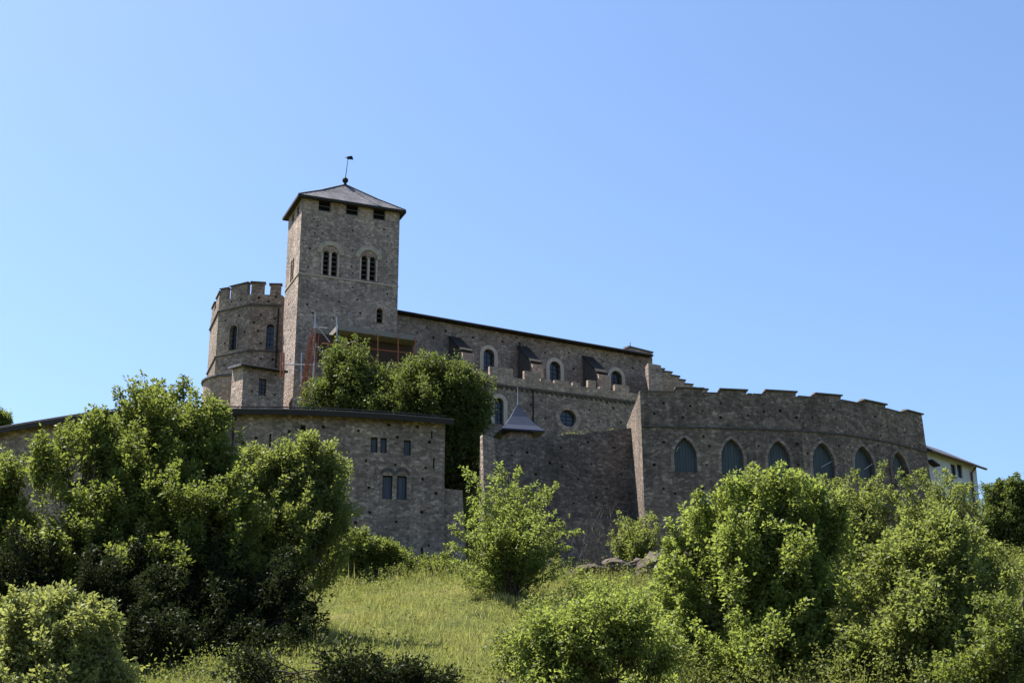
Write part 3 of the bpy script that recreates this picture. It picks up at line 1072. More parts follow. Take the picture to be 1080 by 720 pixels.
# crow-stepped west front beyond the nave
P0 = xy(at_depth(689, 400, 158))
ew = Vector((math.cos(R(10)), math.sin(R(10)), 0))
PW = Plane(P0, ew)
west = thing('stepped_gable', 'pale crow-stepped gable wall falling to the right behind the crenellated rampart', 'gable wall', xy(P0, 38))
pts = [(689, 389), (700, 389.5), (700.3, 392), (708, 393), (708.3, 396), (716, 397.5), (716.3, 400.5), (722, 401.5), (722.3, 405), (730, 406), (730.3, 409), (746, 411)]
prof = [PW.hit(*p) for p in pts]
outl = [(prof[0][0], 30), (prof[-1][0], 30)] + list(reversed(prof))
mb = MB()
mb.slab(PW, outl, 0, -1.2)
mb.build('wall', M['parapet'], west)
for p, q2 in zip(pts[0::2], pts[1::2]):
    mb = MB()
    a0, b0 = PW.hit(*p)
    a1, b1 = PW.hit(*q2)
    mb.hexa([PW.at(a0 - .08, b0 + .003, .12), PW.at(a1 + .15, b1 + .003, .12), PW.at(a1 + .15, b1 + .003, -1.3), PW.at(a0 - .08, b0 + .003, -1.3)],
            [PW.at(a0 - .08, b0 + .13, .12), PW.at(a1 + .15, b1 + .13, .12), PW.at(a1 + .15, b1 + .13, -1.3), PW.at(a0 - .08, b0 + .13, -1.3)])
    mb.build('cap_stone', M['cap'], west)
mb = MB()
a0 = PW.hit(685.5, 400)[0]
a1, b1 = PW.hit(700.5, 392)
bq = PW.hit(694, 389)[1]
mb.prism([PW.at(a0 - .5, 30, .006), PW.at(a1 + .3, 30, .006), PW.at(a1 - .7, bq, .006), PW.at(a0 - .5, bq + .2, .006)],
         [PW.at(a0 - .5, 30, 1.3), PW.at(a1 + .3, 30, 1.3), PW.at(a1 - .7, bq, 1.3), PW.at(a0 - .5, bq + .2, 1.3)])
mb.build('buttress', M['tower'], west)

# =================================================================== SCAFFOLDING
sx = thing('scaffolding', 'steel scaffold with orange lattice and plank platform against the tower foot', 'scaffold', at_depth(330, 425, 134))
PS = Plane(xy(at_depth(333, 380, 134.5)), eT)
aL = PS.hit(333, 345)[0]


def ps(px, py, d=0):
    a, b = PS.hit(px, py, d)
    return PS.at(a, b, d)


mb = MB()
for px, y0, y1, d in ((332.5, 331, 425, 0), (331, 345, 425, -2.0), (318, 372, 425, -1.0)):
    mb.tube([ps(px, y0, d), ps(px - (y1 - y0) * .012, y1, d)], .055, 6)
for a, b in (((332.5, 341), (348, 361)), ((332.5, 364), (344, 378)), ((355, 334), (355.5, 360)), ((332.5, 345), (345, 346)), ((297, 384), (332, 385)), ((318, 398), (332, 399))):
    mb.tube([ps(*a), ps(*b)], .06, 6)
mb.build('steel_tube', M['metal'], sx)
mb = MB()
for px, y0, y1 in ((376, 349, 385), (398.5, 351, 386), (420, 352, 388), (438, 355, 388)):
    mb.tube([ps(px, y0, .2), ps(px, y1, .2)], .06, 6)
mb.tube([ps(296.5, 372, .3), ps(296, 398, .3)], .08, 6)
mb.tube([ps(299.5, 372, .3), ps(299, 398, .3)], .08, 6)
mb.tube([ps(340, 362, .25), ps(438, 373, .25)], .05, 6)
for px in (318, 321.5, 325, 328.5):
    mb.tube([ps(px + 8, 352, .1), ps(px, 425, .1)], .045, 5)
mb.build('orange_tube', M['orange'], sx)
# platform deck and its boards
bA, bB = ps(356, 346.5), ps(441, 358.5)
mb = MB()
zdk = bA.z
q0, q1 = xy(bA), xy(bB)
dirp = (q1 - q0).normalized()
nb = Vector((-dirp.y, dirp.x, 0))
z1_ = bB.z
mb.hexa([xy(q0, zdk - .1), xy(q1, z1_ - .1), xy(q1 + nb * 3.3, z1_ - .1), xy(q0 + nb * 3.3, zdk - .1)],
        [xy(q0, zdk + .42), xy(q1, z1_ + .42), xy(q1 + nb * 3.3, z1_ + .42), xy(q0 + nb * 3.3, zdk + .42)])
mb.build('platform', M['plank'], sx)
mb = MB()
for z0, z1 in ((zdk - 2.9, zdk - .11),):
    pts4 = [q0 - dirp * 1.8 + nb * 1.6, q1 + nb * 1.6, q1 + nb * 1.7, q0 - dirp * 1.8 + nb * 1.7]
    mb.hexa([xy(p, z0 - (.0 if i in (0, 3) else .3)) for i, p in enumerate(pts4)], [xy(p, z1 - (0 if i in (0, 3) else zdk - z1_)) for i, p in enumerate(pts4)])
mb.build('boarding', M['brown_wood'], sx)
# open lattice of thin orange tubes at the tower's left foot
def edge(t, q):
    xl, xr = 329.5 + (314 - 329.5) * q, 332.5 + (323.5 - 332.5) * q
    return ps(xl + (xr - xl) * t, 346 + (424 - 346) * q, .25)


mb = MB()
for t in (0, .33, .66, 1):
    mb.tube([edge(t, 0), edge(t, 1)], .04, 5)
for k in range(9):
    q = .12 + k * .1
    mb.tube([edge(-.15, q), edge(1.15, q + .015)], .032, 4)
    if k % 2:
        mb.tube([edge(0, q), edge(1, min(1, q + .12))], .028, 4)
mb.build('orange_lattice', M['orange'], sx)
for k in range(5):
    mb = MB()
    q0, q1 = .15 + k * .17, .25 + k * .17
    mb.hexa([edge(.1, q1), edge(.62, q1), edge(.62, q1) + nT * .03, edge(.1, q1) + nT * .03], [edge(.1, q0), edge(.62, q0), edge(.62, q0) + nT * .03, edge(.1, q0) + nT * .03])
    mb.build('netting', M['rust_net'], sx)

# =================================================================== RIGHT RAMPART (crenellated bastion with pointed windows)
npx = [(676.3, 449), (796, 452), (845, 454), (891, 457.8), (939, 466.3), (977.5, 476)]
b0_ = at_depth(*npx[0], 112)
HS = b0_.z
base = [xy(at_height(x, y, HS)) for x, y in npx]
bat = .055


def offset(pts, d):
    out = []
    for i, p in enumerate(pts):
        ns = []
        if i > 0:
            t = (pts[i] - pts[i - 1]).normalized()
            ns.append(Vector((t.y, -t.x, 0)))
        if i < len(pts) - 1:
            t = (pts[i + 1] - pts[i]).normalized()
            ns.append(Vector((t.y, -t.x, 0)))
        m = sum(ns, Vector()) / len(ns)
        m = m / max(.2, m.length_squared)
        out.append(p + m * d)
    return out


f0 = Plane(base[0], base[1] - base[0])
ZBC = f0.hit(750, 414.2)[1]            # crenel floor
ZB0 = 17.5
topn = offset(base, -bat * (ZBC - HS))
botn = offset(base, bat * (HS - ZB0))
ramp_ = thing('crenellated_rampart', 'long dark stone rampart with battlements and six pointed shuttered windows', 'rampart', xy(base[2], ZB0))
zl_t = at_height(673, 409.5, ZBC)
bk_t = xy(at_height(661, 448, ZBC))
bk_b = bk_t + Vector((1.1, 0, 0))
wins = [(722.8, 461, 497.5, 24), (772.3, 462.5, 500, 23.5), (821.8, 464.5, 502.5, 23.5), (868.3, 466.5, 503.5, 23), (911.3, 470.5, 506, 20.5), (949.3, 476.5, 511, 16.5)]
fac_of = [0, 0, 1, 2, 3, 4]
spots = [[(700, 425), (741, 433), (760, 425), (789, 438), (700, 466), (748, 470), (745, 490), (700, 515), (690, 490), (741, 515), (760, 440), (720, 440), (785, 505), (728, 428), (742, 460), (797 - 12, 478), (690, 436), (712, 520)],
         [(823, 433), (823, 420), (840, 440), (800, 470), (841, 468), (842, 490), (806, 434)], [(882, 441), (879, 432), (852, 478), (857, 440), (885, 470)],
         [(923, 439), (929, 449), (897, 470), (929, 459), (926, 470), (903, 432)], [(944, 445), (964, 470), (955, 456), (966, 445)]]
mb = MB()
led = MB()
bplanes = []
for i in range(5):
    tl, tr, bl, br = xy(topn[i], ZBC), xy(topn[i + 1], ZBC), xy(botn[i], ZB0), xy(botn[i + 1], ZB0)
    Pl = Plane(tl, tr - tl, ((tl + tr) / 2 - (bl + br) / 2))
    bplanes.append(Pl)
    hs = []
    for w, fi in zip(wins, fac_of):
        if fi == i:
            h, wn_ = add_window(Pl, opening(Pl, *w, 'point'), ramp_, M['teal'], .45, frame=M['teal'], surround=.26, surround_mat=M['church'])
            hs.append(h)
    hs += holes_px(Pl, spots[i], .2)
    mb.face(Pl, [Pl.of(bl), Pl.of(br), Pl.of(tr), Pl.of(tl)], hs)
    a0, a1 = Pl.of(xy(base[i], HS)), Pl.of(xy(base[i + 1], HS))
    ledge(led, Pl, a0[0] + .01, a1[0] - .01, a0[1] - .09, .17, .11)
    mb.poly([tl, tr, tr + Vector((0, 2, 0)), tl + Vector((0, 2, 0))], (0, 0, 1))
# flanks
mb.poly([xy(bk_t, ZBC), xy(topn[0], ZBC), xy(botn[0], ZB0)], (-1, 0, 0))
mb.poly([xy(bk_t, ZBC), xy(botn[0], ZB0), xy(bk_b, ZB0)], (-1, 0, 0))
re = topn[-1] + Vector((1.5, 12, 0))
mb.poly([xy(topn[-1], ZBC), xy(botn[-1], ZB0), xy(re + Vector((.8, 0, 0)), ZB0), xy(re, ZBC)], (1, 0, 0))
mb.poly([xy(bk_b, ZB0), xy(re, ZB0), xy(re, ZBC), xy(bk_t, ZBC)], (0, 1, 0))
mb.build('wall', M['bastion'], ramp_)
led.build('string_course', M['ledge'], ramp_)
# rod stays before the shutters
for (x0, y0, x1, y1, fi) in ((866, 492.5, 877, 486.5, 2), (911, 495, 920, 489, 3), (713, 476, 716, 471, 0)):
    Pl = bplanes[fi]
    mb = MB()
    mb.tube([Pl.at(*Pl.hit(x0, y0, -.15), -.15), Pl.at(*Pl.hit(x1, y1, -.02), -.02)], .035, 5)
    mb.build('shutter_stay', M['metal'], ramp_)
mer = [(713, 741.5, 408.5, 0), (759.5, 788, 409, 0), (807.5, 840, 411, 1), (859.5, 890.5, 412, 2), (909.5, 938, 419, 3), (953, 971, 430.5, 4)]
for x0, x1, yt, fi in mer:
    Pl = bplanes[fi]
    W = (topn[fi + 1] - topn[fi]).length
    a0, a1 = Pl.hit(x0 + 1, 414)[0], Pl.hit(x1 - 1, 414)[0]
    a0, a1 = max(.03, a0), min(W - .03, a1)
    Pv = Plane(Pl.o, Pl.ex)
    merlon(Pv, a0, a1, .003, .27 + .05 * random.random(), .7, M['bastion'], ramp_, .1, over=.14)
for i in range(5):
    Pv = Plane(bplanes[i].o, bplanes[i].ex)
    W = (topn[i + 1] - topn[i]).length
    cuts = sorted([(Pv.hit(x0, 414)[0], Pv.hit(x1, 414)[0]) for x0, x1, yt, fi in mer if fi == i])
    a = 0.02
    for c0, c1 in cuts + [(W - .02, W)]:
        c0 = min(c0, W - .02)
        if c0 - a > .15:
            mb = MB()
            mb.hexa([Pv.at(a, .003, .07), Pv.at(c0 - .02, .003, .07), Pv.at(c0 - .02, .003, -.8), Pv.at(a, .003, -.8)],
                    [Pv.at(a, .09, .07), Pv.at(c0 - .02, .09, .07), Pv.at(c0 - .02, .12, -.8), Pv.at(a, .12, -.8)])
            mb.build('coping', M['cap'], ramp_)
        a = c1 + .02

# =================================================================== CURTAIN WALL
cr = xy(at_depth(667, 452, 118.8))
cl = xy(at_depth(511, 462, 115.0))
curt = thing('curtain_wall', 'rough stone curtain wall joining the rampart with weeds on its uneven top', 'wall', xy((cr + cl) / 2, 20))
tlz, trz = height_for(462, cl), height_for(452, cr)
ec = (cr - cl).normalized()
ncv = Vector((ec.y, -ec.x, 0))
H = max(tlz, trz)
PC = Plane(cl, ec, Vector((0, 0, 1)) - ncv * .16)
PC.o = xy(cl, trz)
top = []
for px, py in ((511, 463), (523, 462), (530, 464), (545, 461.5), (560, 462.5), (575, 460), (590, 459.5), (601, 457), (612, 458), (626, 454.5), (640, 454), (652, 452.5), (667, 451)):
    top.append(PC.hit(px, py))
bottom = [PC.of(PC.at(top[0][0] - .3, -16.5)), PC.of(PC.at(top[-1][0] + .4, -16.5))]
spc = [(556, 477), (592, 472), (624, 489), (580, 488), (593, 492), (648, 472), (629, 524), (620, 466), (540, 480), (588, 512), (655, 500), (610, 505), (640, 515), (565, 500), (605, 530)]
mb = MB()
mb.face(PC, [(top[0][0], -16.5), (top[-1][0] + .4, -16.5)] + top[::-1], holes_px(PC, spc, .2))
for p, q2 in zip(top, top[1:]):
    A1, B1 = PC.at(*p), PC.at(*q2)
    mb.poly([A1, B1, B1 - ncv * 1.2, A1 - ncv * 1.2], (0, 0, 1))
A1 = PC.at(*top[0])
A2 = PC.at(top[0][0], -16.5)
mb.poly([A1, A2, A2 - ncv * 4, xy(A1 - ncv * 1.2, A1.z)], -ec)
mb.build('wall', M['curtain'], curt)
mb = MB()                                # lower plinth with a sloping ledge
pl = [(585, 545), (612, 546), (640, 548), (668, 547), (694, 549)]
a0, b0 = PC.hit(583, 544)
a1, b1 = PC.hit(684, 549)
zl = PC.at(a0, b0)
zr_ = PC.at(a1, b1)
mb.hexa([xy(zl + ncv * 2.4, 18), xy(zr_ + ncv * 2.4, 18), xy(zr_, 18), xy(zl, 18)],
        [zl + ncv * .9 - Vector((0, 0, .2)), zr_ + ncv * .9 - Vector((0, 0, .3)), zr_ + ncv * .02, zl + ncv * .02])
mb.build('plinth', M['curtain'], curt)
# broken pier on its left end
mb = MB()
pa, pb = top[0][0], PC.hit(522, 462)[0]
mb.hexa([PC.at(pa - .6, -12, .003), PC.at(pb, -12, .003), PC.at(pb, -12, .8), PC.at(pa - .6, -12, .8)],
        [PC.at(pa - .35, top[0][1] + .25, .003), PC.at(pb - .2, top[0][1] + .1, .003), PC.at(pb - .25, top[0][1], .5), PC.at(pa - .3, top[0][1] + .15, .5)])
mb.build('pier', M['grey'], curt)

# =================================================================== LITTLE TURRET WITH POINTED BLUE ROOF
gc = xy(at_depth(546, 457, 121.5))
gt = thing('pointed_roof_turret', 'little turret with pointed blue slate roof and needle finial behind the curtain wall', 'turret', xy(gc, 26))
ze = height_for(458.5, gc)
za = height_for(428, gc)
mb = MB()
oct_ = lambda r, z, ph=.2: [gc + Vector((r * math.cos(ph + math.pi / 4 * k), r * math.sin(ph + math.pi / 4 * k), z)) for k in range(8)]
mb.prism(oct_(1.35, 26), oct_(1.35, ze - .02))
mb.build('wall', M['church'], gt)
mb = MB()
sq_ = lambda r, z: [gc + Vector((r * math.cos(R(14 + 45 + 90 * k)), r * math.sin(R(14 + 45 + 90 * k)), z)) for k in range(4)]
lv = [sq_(2.6, ze - .08), sq_(2.6, ze + .02), sq_(1.9, ze + .5), sq_(1.0, ze + 1.4), sq_(.08, za + .1)]
mb.poly(lv[0], (0, 0, -1))
for p, q2 in zip(lv, lv[1:]):
    for k in range(4):
        mb.poly([p[k], p[(k + 1) % 4], q2[(k + 1) % 4], q2[k]], (p[k] + p[(k + 1) % 4]) / 2 - gc - Vector((0, 0, ze - .3)))
rf = mb.build('roof', M['slate_blue'], gt)
mb = MB()
mb.tube([xy(gc, za - .15), xy(gc, za + .25), xy(gc, height_for(408, gc))], [.11, .045, .025], 6)
mb.build('finial', M['metal'], rf)

# =================================================================== LONG CURVED BUILDING ON THE LEFT
wp = [(-75, 471), (-35, 463), (0, 456.5), (35, 450.8), (65, 446), (100, 440.6), (130, 438), (160, 436.8), (195, 436.2), (250, 436), (290, 436.2), (330, 437.2), (365, 438.8), (400, 440.8), (435, 443.3), (469.5, 446.3)]
w0 = at_depth(250, 436, 100)
HW = w0.z
wn_ = [xy(at_height(x, y, HW)) for x, y in wp]
lb = thing('curved_rampart_house', 'long curving stone house with overhanging dark roof edge and few small windows', 'building', xy(wn_[9], 18))
ZL0 = 16.0
lw = [(319.5, 448, 458.5, 5, 'rect', 'void'), (330, 448, 458.5, 4.5, 'rect', 'void'),
      (395, 461, 477, 7.2, 'rect', 'blue'), (404.6, 461.5, 477.5, 6.8, 'rect', 'blue'), (431.8, 464, 480, 7.6, 'rect', 'blue'),
      (408.6, 501, 526, 10.5, 'rect', 'blue'), (423.8, 501.5, 526.5, 10.5, 'rect', 'blue')]
lsp = [(366, 450), (378, 454), (419, 461), (453, 466), (292, 467), (386, 485.5), (417, 490), (449, 493), (361, 507), (389, 514), (436, 518), (375, 551), (418, 550), (445, 540), (256, 467), (270, 462), (60, 462), (30, 475), (345, 470), (446, 505), (460, 520),
       (430, 560), (452, 575), (390, 540), (405, 570), (341, 450), (305, 455), (350, 490), (440, 450), (410, 448)]
mb = MB()
slots = [(285, 464, 2, 14), (455.5, 458, 1.6, 8), (457.5, 488, 1.6, 12), (434, 566, 2.2, 18), (454.5, 567, 2.4, 16), (408, 570, 2.4, 12), (445, 585, 2.4, 16)]
for i in range(len(wn_) - 1):
    a, b = wn_[i], wn_[i + 1]
    Pl = Plane(a, b - a)
    W = (b - a).length
    hs = []
    x0, x1 = wp[i][0], wp[i + 1][0]
    for px, y0, y1, w, kd, mt in lw:
        if x0 < px < x1:
            cxw, b0w, ww, hw, kk = opening(Pl, px, y0, y1, w, kd)
            cxw = min(max(cxw, ww / 2 + .06), W - ww / 2 - .06)
            h, wi = add_window(Pl, (cxw, b0w, ww, hw, kk), lb, M[mt], .28, frame=M['dark_wood'] if mt != 'void' else None)
            hs.append(h)
    bx = [(p - w / 2, y0, p + w / 2, y1) for p, y0, y1, w, _, _ in lw]
    hs += holes_px(Pl, clear_of([s for s in lsp if x0 + 3 < s[0] < x1 - 3], bx), .22)
    for px, py, w, hh in slots:
        if x0 + 2 < px < x1 - 2:
            cxs, bs, ws, hs_, _ = opening(Pl, px, py - hh / 2, py + hh / 2, w, 'rect')
            hs.append((arch(cxs, bs, ws, hs_, 'rect'), .4))
    mb.face(Pl, [(0, ZL0), (W, ZL0), (W, HW), (0, HW)], hs)
dback = Vector((-.05, 1, 0)).normalized()
endb = wn_[-1] + dback * 6.5
mb.poly([xy(wn_[-1], ZL0), xy(endb, ZL0), xy(endb, HW + 1.6), xy(wn_[-1], HW)], (1, 0, 0))
mb.build('wall', M['grey'], lb)
# arched heads over the two lower shutters
mb = MB()
Pl = Plane(wn_[13], wn_[14] - wn_[13])
for px in (408.6, 423.8):
    cxw, b0w, ww, hw, _ = opening(Pl, px, 501, 526, 10.5)
    pts_i = [(cxw + (ww / 2 + .02) * math.cos(math.pi * k / 8), b0w + hw + .03 + .28 * math.sin(math.pi * k / 8)) for k in range(9)]
    pts_o = [(cxw + (ww / 2 + .2) * math.cos(math.pi * k / 8), b0w + hw + .03 + .5 * math.sin(math.pi * k / 8)) for k in range(9)]
    mb.ring(Pl, pts_i, pts_o, .003, .04, closed=False)
mb.build('relieving_arch', M['ledge'], lb)
ov = offset(wn_, .62)
ov[-1] = ov[-1] + (wn_[-1] - wn_[-2]).normalized() * .45
inn = offset(wn_, -4.2)
inn[-1] = inn[-1] + (wn_[-1] - wn_[-2]).normalized() * .45
mb = MB()
slp = math.tan(R(17.2))
drop = .62 * .15
for i in range(len(ov) - 1):
    z0, z1 = HW - drop + .1, HW + 4.2 * slp
    mb.hexa([xy(ov[i], z0), xy(ov[i + 1], z0), xy(inn[i + 1], z1), xy(inn[i], z1)],
            [xy(ov[i], z0 + .2), xy(ov[i + 1], z0 + .2), xy(inn[i + 1], z1 + .22), xy(inn[i], z1 + .22)])
rf = mb.build('roof', M['slate_dark'], lb)
mb = MB()
o3, i3 = offset(wn_, .66), offset(wn_, .625)
o3[-1] += (wn_[-1] - wn_[-2]).normalized() * .46
i3[-1] += (wn_[-1] - wn_[-2]).normalized() * .46
for i in range(len(ov) - 1):
    mb.hexa([xy(i3[i], HW - .22), xy(i3[i + 1], HW - .22), xy(o3[i + 1], HW - .22), xy(o3[i], HW - .22)],
            [xy(i3[i], HW + .17), xy(i3[i + 1], HW + .17), xy(o3[i + 1], HW + .15), xy(o3[i], HW + .15)])
mid = offset(wn_, .003)
for i in range(len(ov) - 1):
    mb.poly([xy(ov[i], HW - .015), xy(ov[i + 1], HW - .015), xy(mid[i + 1], HW - .004), xy(mid[i], HW - .004)], (0, 0, -1))
mb.build('eaves_board', M['dark_wood'], rf)
mb = MB()
g3 = offset(wn_, -.35)
zg = HW + .47
for i in range(len(ov) - 1):
    mb.tube([xy(g3[i], zg + .12), xy(g3[i + 1], zg + .12)], .05, 5)
    for s in (0.0, .5):
        p = g3[i].lerp(g3[i + 1], s)
        mb.tube([xy(p, zg - .35), xy(p, zg + .12)], .03, 4)
mb.build('snow_guard', M['iron'], rf)
mb = MB()
Pl = Plane(wn_[8], wn_[9] - wn_[8])
ah, bh = Pl.hit(246.5, 440)
mb.tube([Pl.at(ah, HW - .25, .5), Pl.at(ah + .05, HW - 1.1, .12), Pl.at(ah, HW - 5.5, .12)], .07, 6)
mb.hexa([Pl.at(ah - .25, HW - .55, .3), Pl.at(ah + .25, HW - .55, .3), Pl.at(ah + .25, HW - .55, .6), Pl.at(ah - .25, HW - .55, .6)],
        [Pl.at(ah - .3, HW - .23, .3), Pl.at(ah + .3, HW - .23, .3), Pl.at(ah + .3, HW - .23, .6), Pl.at(ah - .3, HW - .23, .6)])
mb.build('downpipe', M['iron'], lb)
# low stub of wall at its right foot
mb = MB()
s0 = wn_[-1] + Vector((-.3, .5, 0))
Pst = Plane(s0, Vector((1, .12, 0)))
a1 = Pst.hit(489, 540)[0]
zt1, zt2 = Pst.hit(471, 514.5)[1], Pst.hit(487, 517)[1]
mb.hexa([Pst.at(0, 15, .3), Pst.at(a1 + .5, 15, .3), Pst.at(a1 + .5, 15, -3.5), Pst.at(0, 15, -3.5)],
        [Pst.at(0, zt1, 0), Pst.at(a1 - .1, zt2, 0), Pst.at(a1 - .1, zt2, -3.5), Pst.at(0, zt1, -3.5)])
mb.build('wall_stub', M['grey'], lb)

# =================================================================== WHITE HOUSE FAR RIGHT
wh0 = at_depth(974, 474, 121)
ZH = wh0.z
wh1 = at_height(1029.5, 492.5, ZH)
eh = xy(wh1 - wh0).normalized()
nh = Vector((-eh.y, eh.x, 0))
PH = Plane(xy(wh0), eh)
hl = xy(wh1 - wh0).length
wh = thing('white_house', 'white plastered house with dark overhanging eaves beyond the right end of the rampart', 'house', xy(wh1, 24))
hs = []
for px in (1005.8, 1012.3):
    h, _ = add_window(PH, opening(PH, px, 489.5, 503.5, 5.4, 'rect'), wh, M['glass'], .25, frame=M['brown_wood'])
    hs.append(h)
mb = MB()
mb.face(PH, [(0, 20), (hl, 20), (hl, ZH), (0, ZH)], hs)
q = [xy(wh0), xy(wh1), xy(wh1) + nh * 7, xy(wh0) + nh * 7]
mb.poly([xy(q[1], 20), xy(q[2], 20), xy(q[2], ZH), xy((q[1] + q[2]) / 2, ZH + 2), xy(q[1], ZH)], eh)
mb.poly([xy(q[2], 20), xy(q[3], 20), xy(q[3], ZH), xy(q[2], ZH)], nh)
mb.poly([xy(q[3], 20), xy(q[0], 20), xy(q[0], ZH), xy((q[0] + q[3]) / 2, ZH + 2), xy(q[3], ZH)], -eh)
mb.build('wall', M['white'], wh)
mb = MB()
o = .6
for s in (0, 1):
    a_, b_ = (q[0] - nh * o, q[1] - nh * o + eh * .5) if s == 0 else (q[3] + nh * o, q[2] + nh * o + eh * .5)
    r0, r1 = (q[0] + q[3]) / 2, (q[1] + q[2]) / 2 + eh * .5
    z0, z1 = ZH - o * 2 / 3.5 + .06, ZH + 2.06
    mb.hexa([xy(a_, z0), xy(b_, z0), xy(r1, z1), xy(r0, z1)], [xy(a_, z0 + .2), xy(b_, z0 + .2), xy(r1, z1 + .2), xy(r0, z1 + .2)])
rf = mb.build('roof', M['slate_dark'], wh)
mb = MB()
mb.tube([xy(q[0] - nh * (o + .08), ZH - .2), xy(q[1] - nh * (o + .08) + eh * .5, ZH - .2)], .1, 6)
mb.build('gutter', M['copper'], rf)
mb = MB()
a = PH.hit(1023.5, 500)[0]
mb.tube([PH.at(a + .1, ZH - .2, .55), PH.at(a, ZH - .7, .12), PH.at(a, 22, .12)], .09, 6)
mb.build('downpipe', M['copper'], wh)
mb = MB()
a, b = PH.hit(980, 488)
mb.hexa([PH.at(a - .5, b, .003), PH.at(a + .7, b - .25, .003), PH.at(a + .7, b - .25, .6), PH.at(a - .5, b, .6)],
        [PH.at(a - .5, b + .15, .003), PH.at(a + .7, b - .1, .003), PH.at(a + .7, b - .12, .6), PH.at(a - .5, b + .13, .6)])
mb.build('door_canopy', M['dark_wood'], wh)

# =================================================================== GROUND
xs = np.unique(np.concatenate([np.linspace(-1500, -60, 25), np.linspace(-60, 60, 121), np.linspace(60, 1500, 25)]))
ys = np.unique(np.concatenate([np.linspace(-400, 10, 20), np.linspace(10, 180, 171), np.linspace(180, 3000, 40)]))
X, Yg = np.meshgrid(xs, ys)
Zg = ground(X, Yg)
nx, ny = len(xs), len(ys)
co = np.stack([X.ravel(), Yg.ravel(), Zg.ravel()], 1)
idx = np.arange(nx * ny).reshape(ny, nx)
fq = np.stack([idx[:-1, :-1].ravel(), idx[:-1, 1:].ravel(), idx[1:, 1:].ravel(), idx[1:, :-1].ravel()], 1)


def np_mesh(name, co, faces, mat, parent=None, smooth=False):
    k = faces.shape[1]
    me = bpy.data.meshes.new(name)
    me.vertices.add(len(co))
    org = np.array(world_loc(parent))
    me.vertices.foreach_set('co', (co - org).astype(np.float32).ravel())
    me.loops.add(faces.size)
    me.loops.foreach_set('vertex_index', faces.astype(np.int32).ravel())
    me.polygons.add(len(faces))
    me.polygons.foreach_set('loop_start', np.arange(0, faces.size, k, dtype=np.int32))
    try:
        me.polygons.foreach_set('loop_total', np.full(len(faces), k, dtype=np.int32))
    except Exception:
        pass
    if smooth:
        me.polygons.foreach_set('use_smooth', np.ones(len(faces), dtype=bool))
    me.update(calc_edges=True)
    me.validate()
    me.materials.append(mat)
    return link(name, me, parent)


tag(np_mesh('hillside', co, fq, M['ground'], None, True), 'grassy hillside rising towards the walls', None, None, 'structure')


# =================================================================== FOLIAGE
def unit(v):
    return v / np.maximum(1e-9, np.linalg.norm(v, axis=1, keepdims=True))


def leaf_mesh(pos, direc, nrm, length, width):
    """one folded blade per row"""
    n = len(pos)
    direc = unit(direc)
    side = unit(np.cross(direc, nrm))
    up = np.cross(side, direc)
    l, w = length[:, None], width[:, None]
    v = np.empty((n, 4, 3))
    v[:, 0] = pos
    v[:, 1] = pos + direc * l * .45 + side * w * .5 + up * w * .18
    v[:, 2] = pos + direc * l - up * l * .12
    v[:, 3] = pos + direc * l * .45 - side * w * .5 + up * w * .18
    f = np.arange(n * 4).reshape(n, 4)
    return v.reshape(-1, 3), f


def sprays(centres, axes, lens, per, spread, leaf, droop=.3, flat=.6):
    """leafy twigs: per leaves along each axis"""
    n = len(centres)
    t = rng.random((n, per)) ** .8
    off = rng.normal(size=(n, per, 3)) * (spread[:, None, None] * (1.05 - .65 * t[..., None]))
    pos = centres[:, None] + axes[:, None] * (t * lens[:, None])[..., None] + off
    pos[..., 2] -= droop * spread[:, None] * rng.random((n, per))
    d = off / np.maximum(1e-6, np.linalg.norm(off, axis=2, keepdims=True)) + axes[:, None] * .6 + rng.normal(size=off.shape) * .35
    d[..., 2] -= .25
    nn = rng.normal(size=off.shape) * .75
    nn[..., 2] += flat * 1.6
    pos, d, nn = pos.reshape(-1, 3), d.reshape(-1, 3), nn.reshape(-1, 3)
    ln = leaf * rng.uniform(.65, 1.3, len(pos))
    return leaf_mesh(pos, d, nn, ln, ln * rng.uniform(.45, .7, len(pos)))


def limb(mb, a, b, r0, r1, bend=.12, n=6, sides=6):
    a, b = Vector(a), Vector(b)
    Ld = (b - a).length
    w = Vector((random.uniform(-1, 1), random.uniform(-1, 1), random.uniform(-.3, .6))) * bend * Ld
    pts, rad = [], []
    for i in range(n + 1):
        t = i / n
        j = Vector((random.uniform(-1, 1), random.uniform(-1, 1), random.uniform(-1, 1))) * .02 * Ld if 0 < i < n else Vector()
        pts.append(a.lerp(b, t) + w * (4 * t * (1 - t)) * .5 + j)
        rad.append(r0 + (r1 - r0) * t)
    mb.tube(pts, rad, sides)
    return pts


LEAVES = [0]


def tinted(o, vals):
    a_ = o.data.attributes.new('tint', 'FLOAT', 'POINT')
    a_.data.foreach_set('value', np.asarray(vals, dtype=np.float32))
    return o


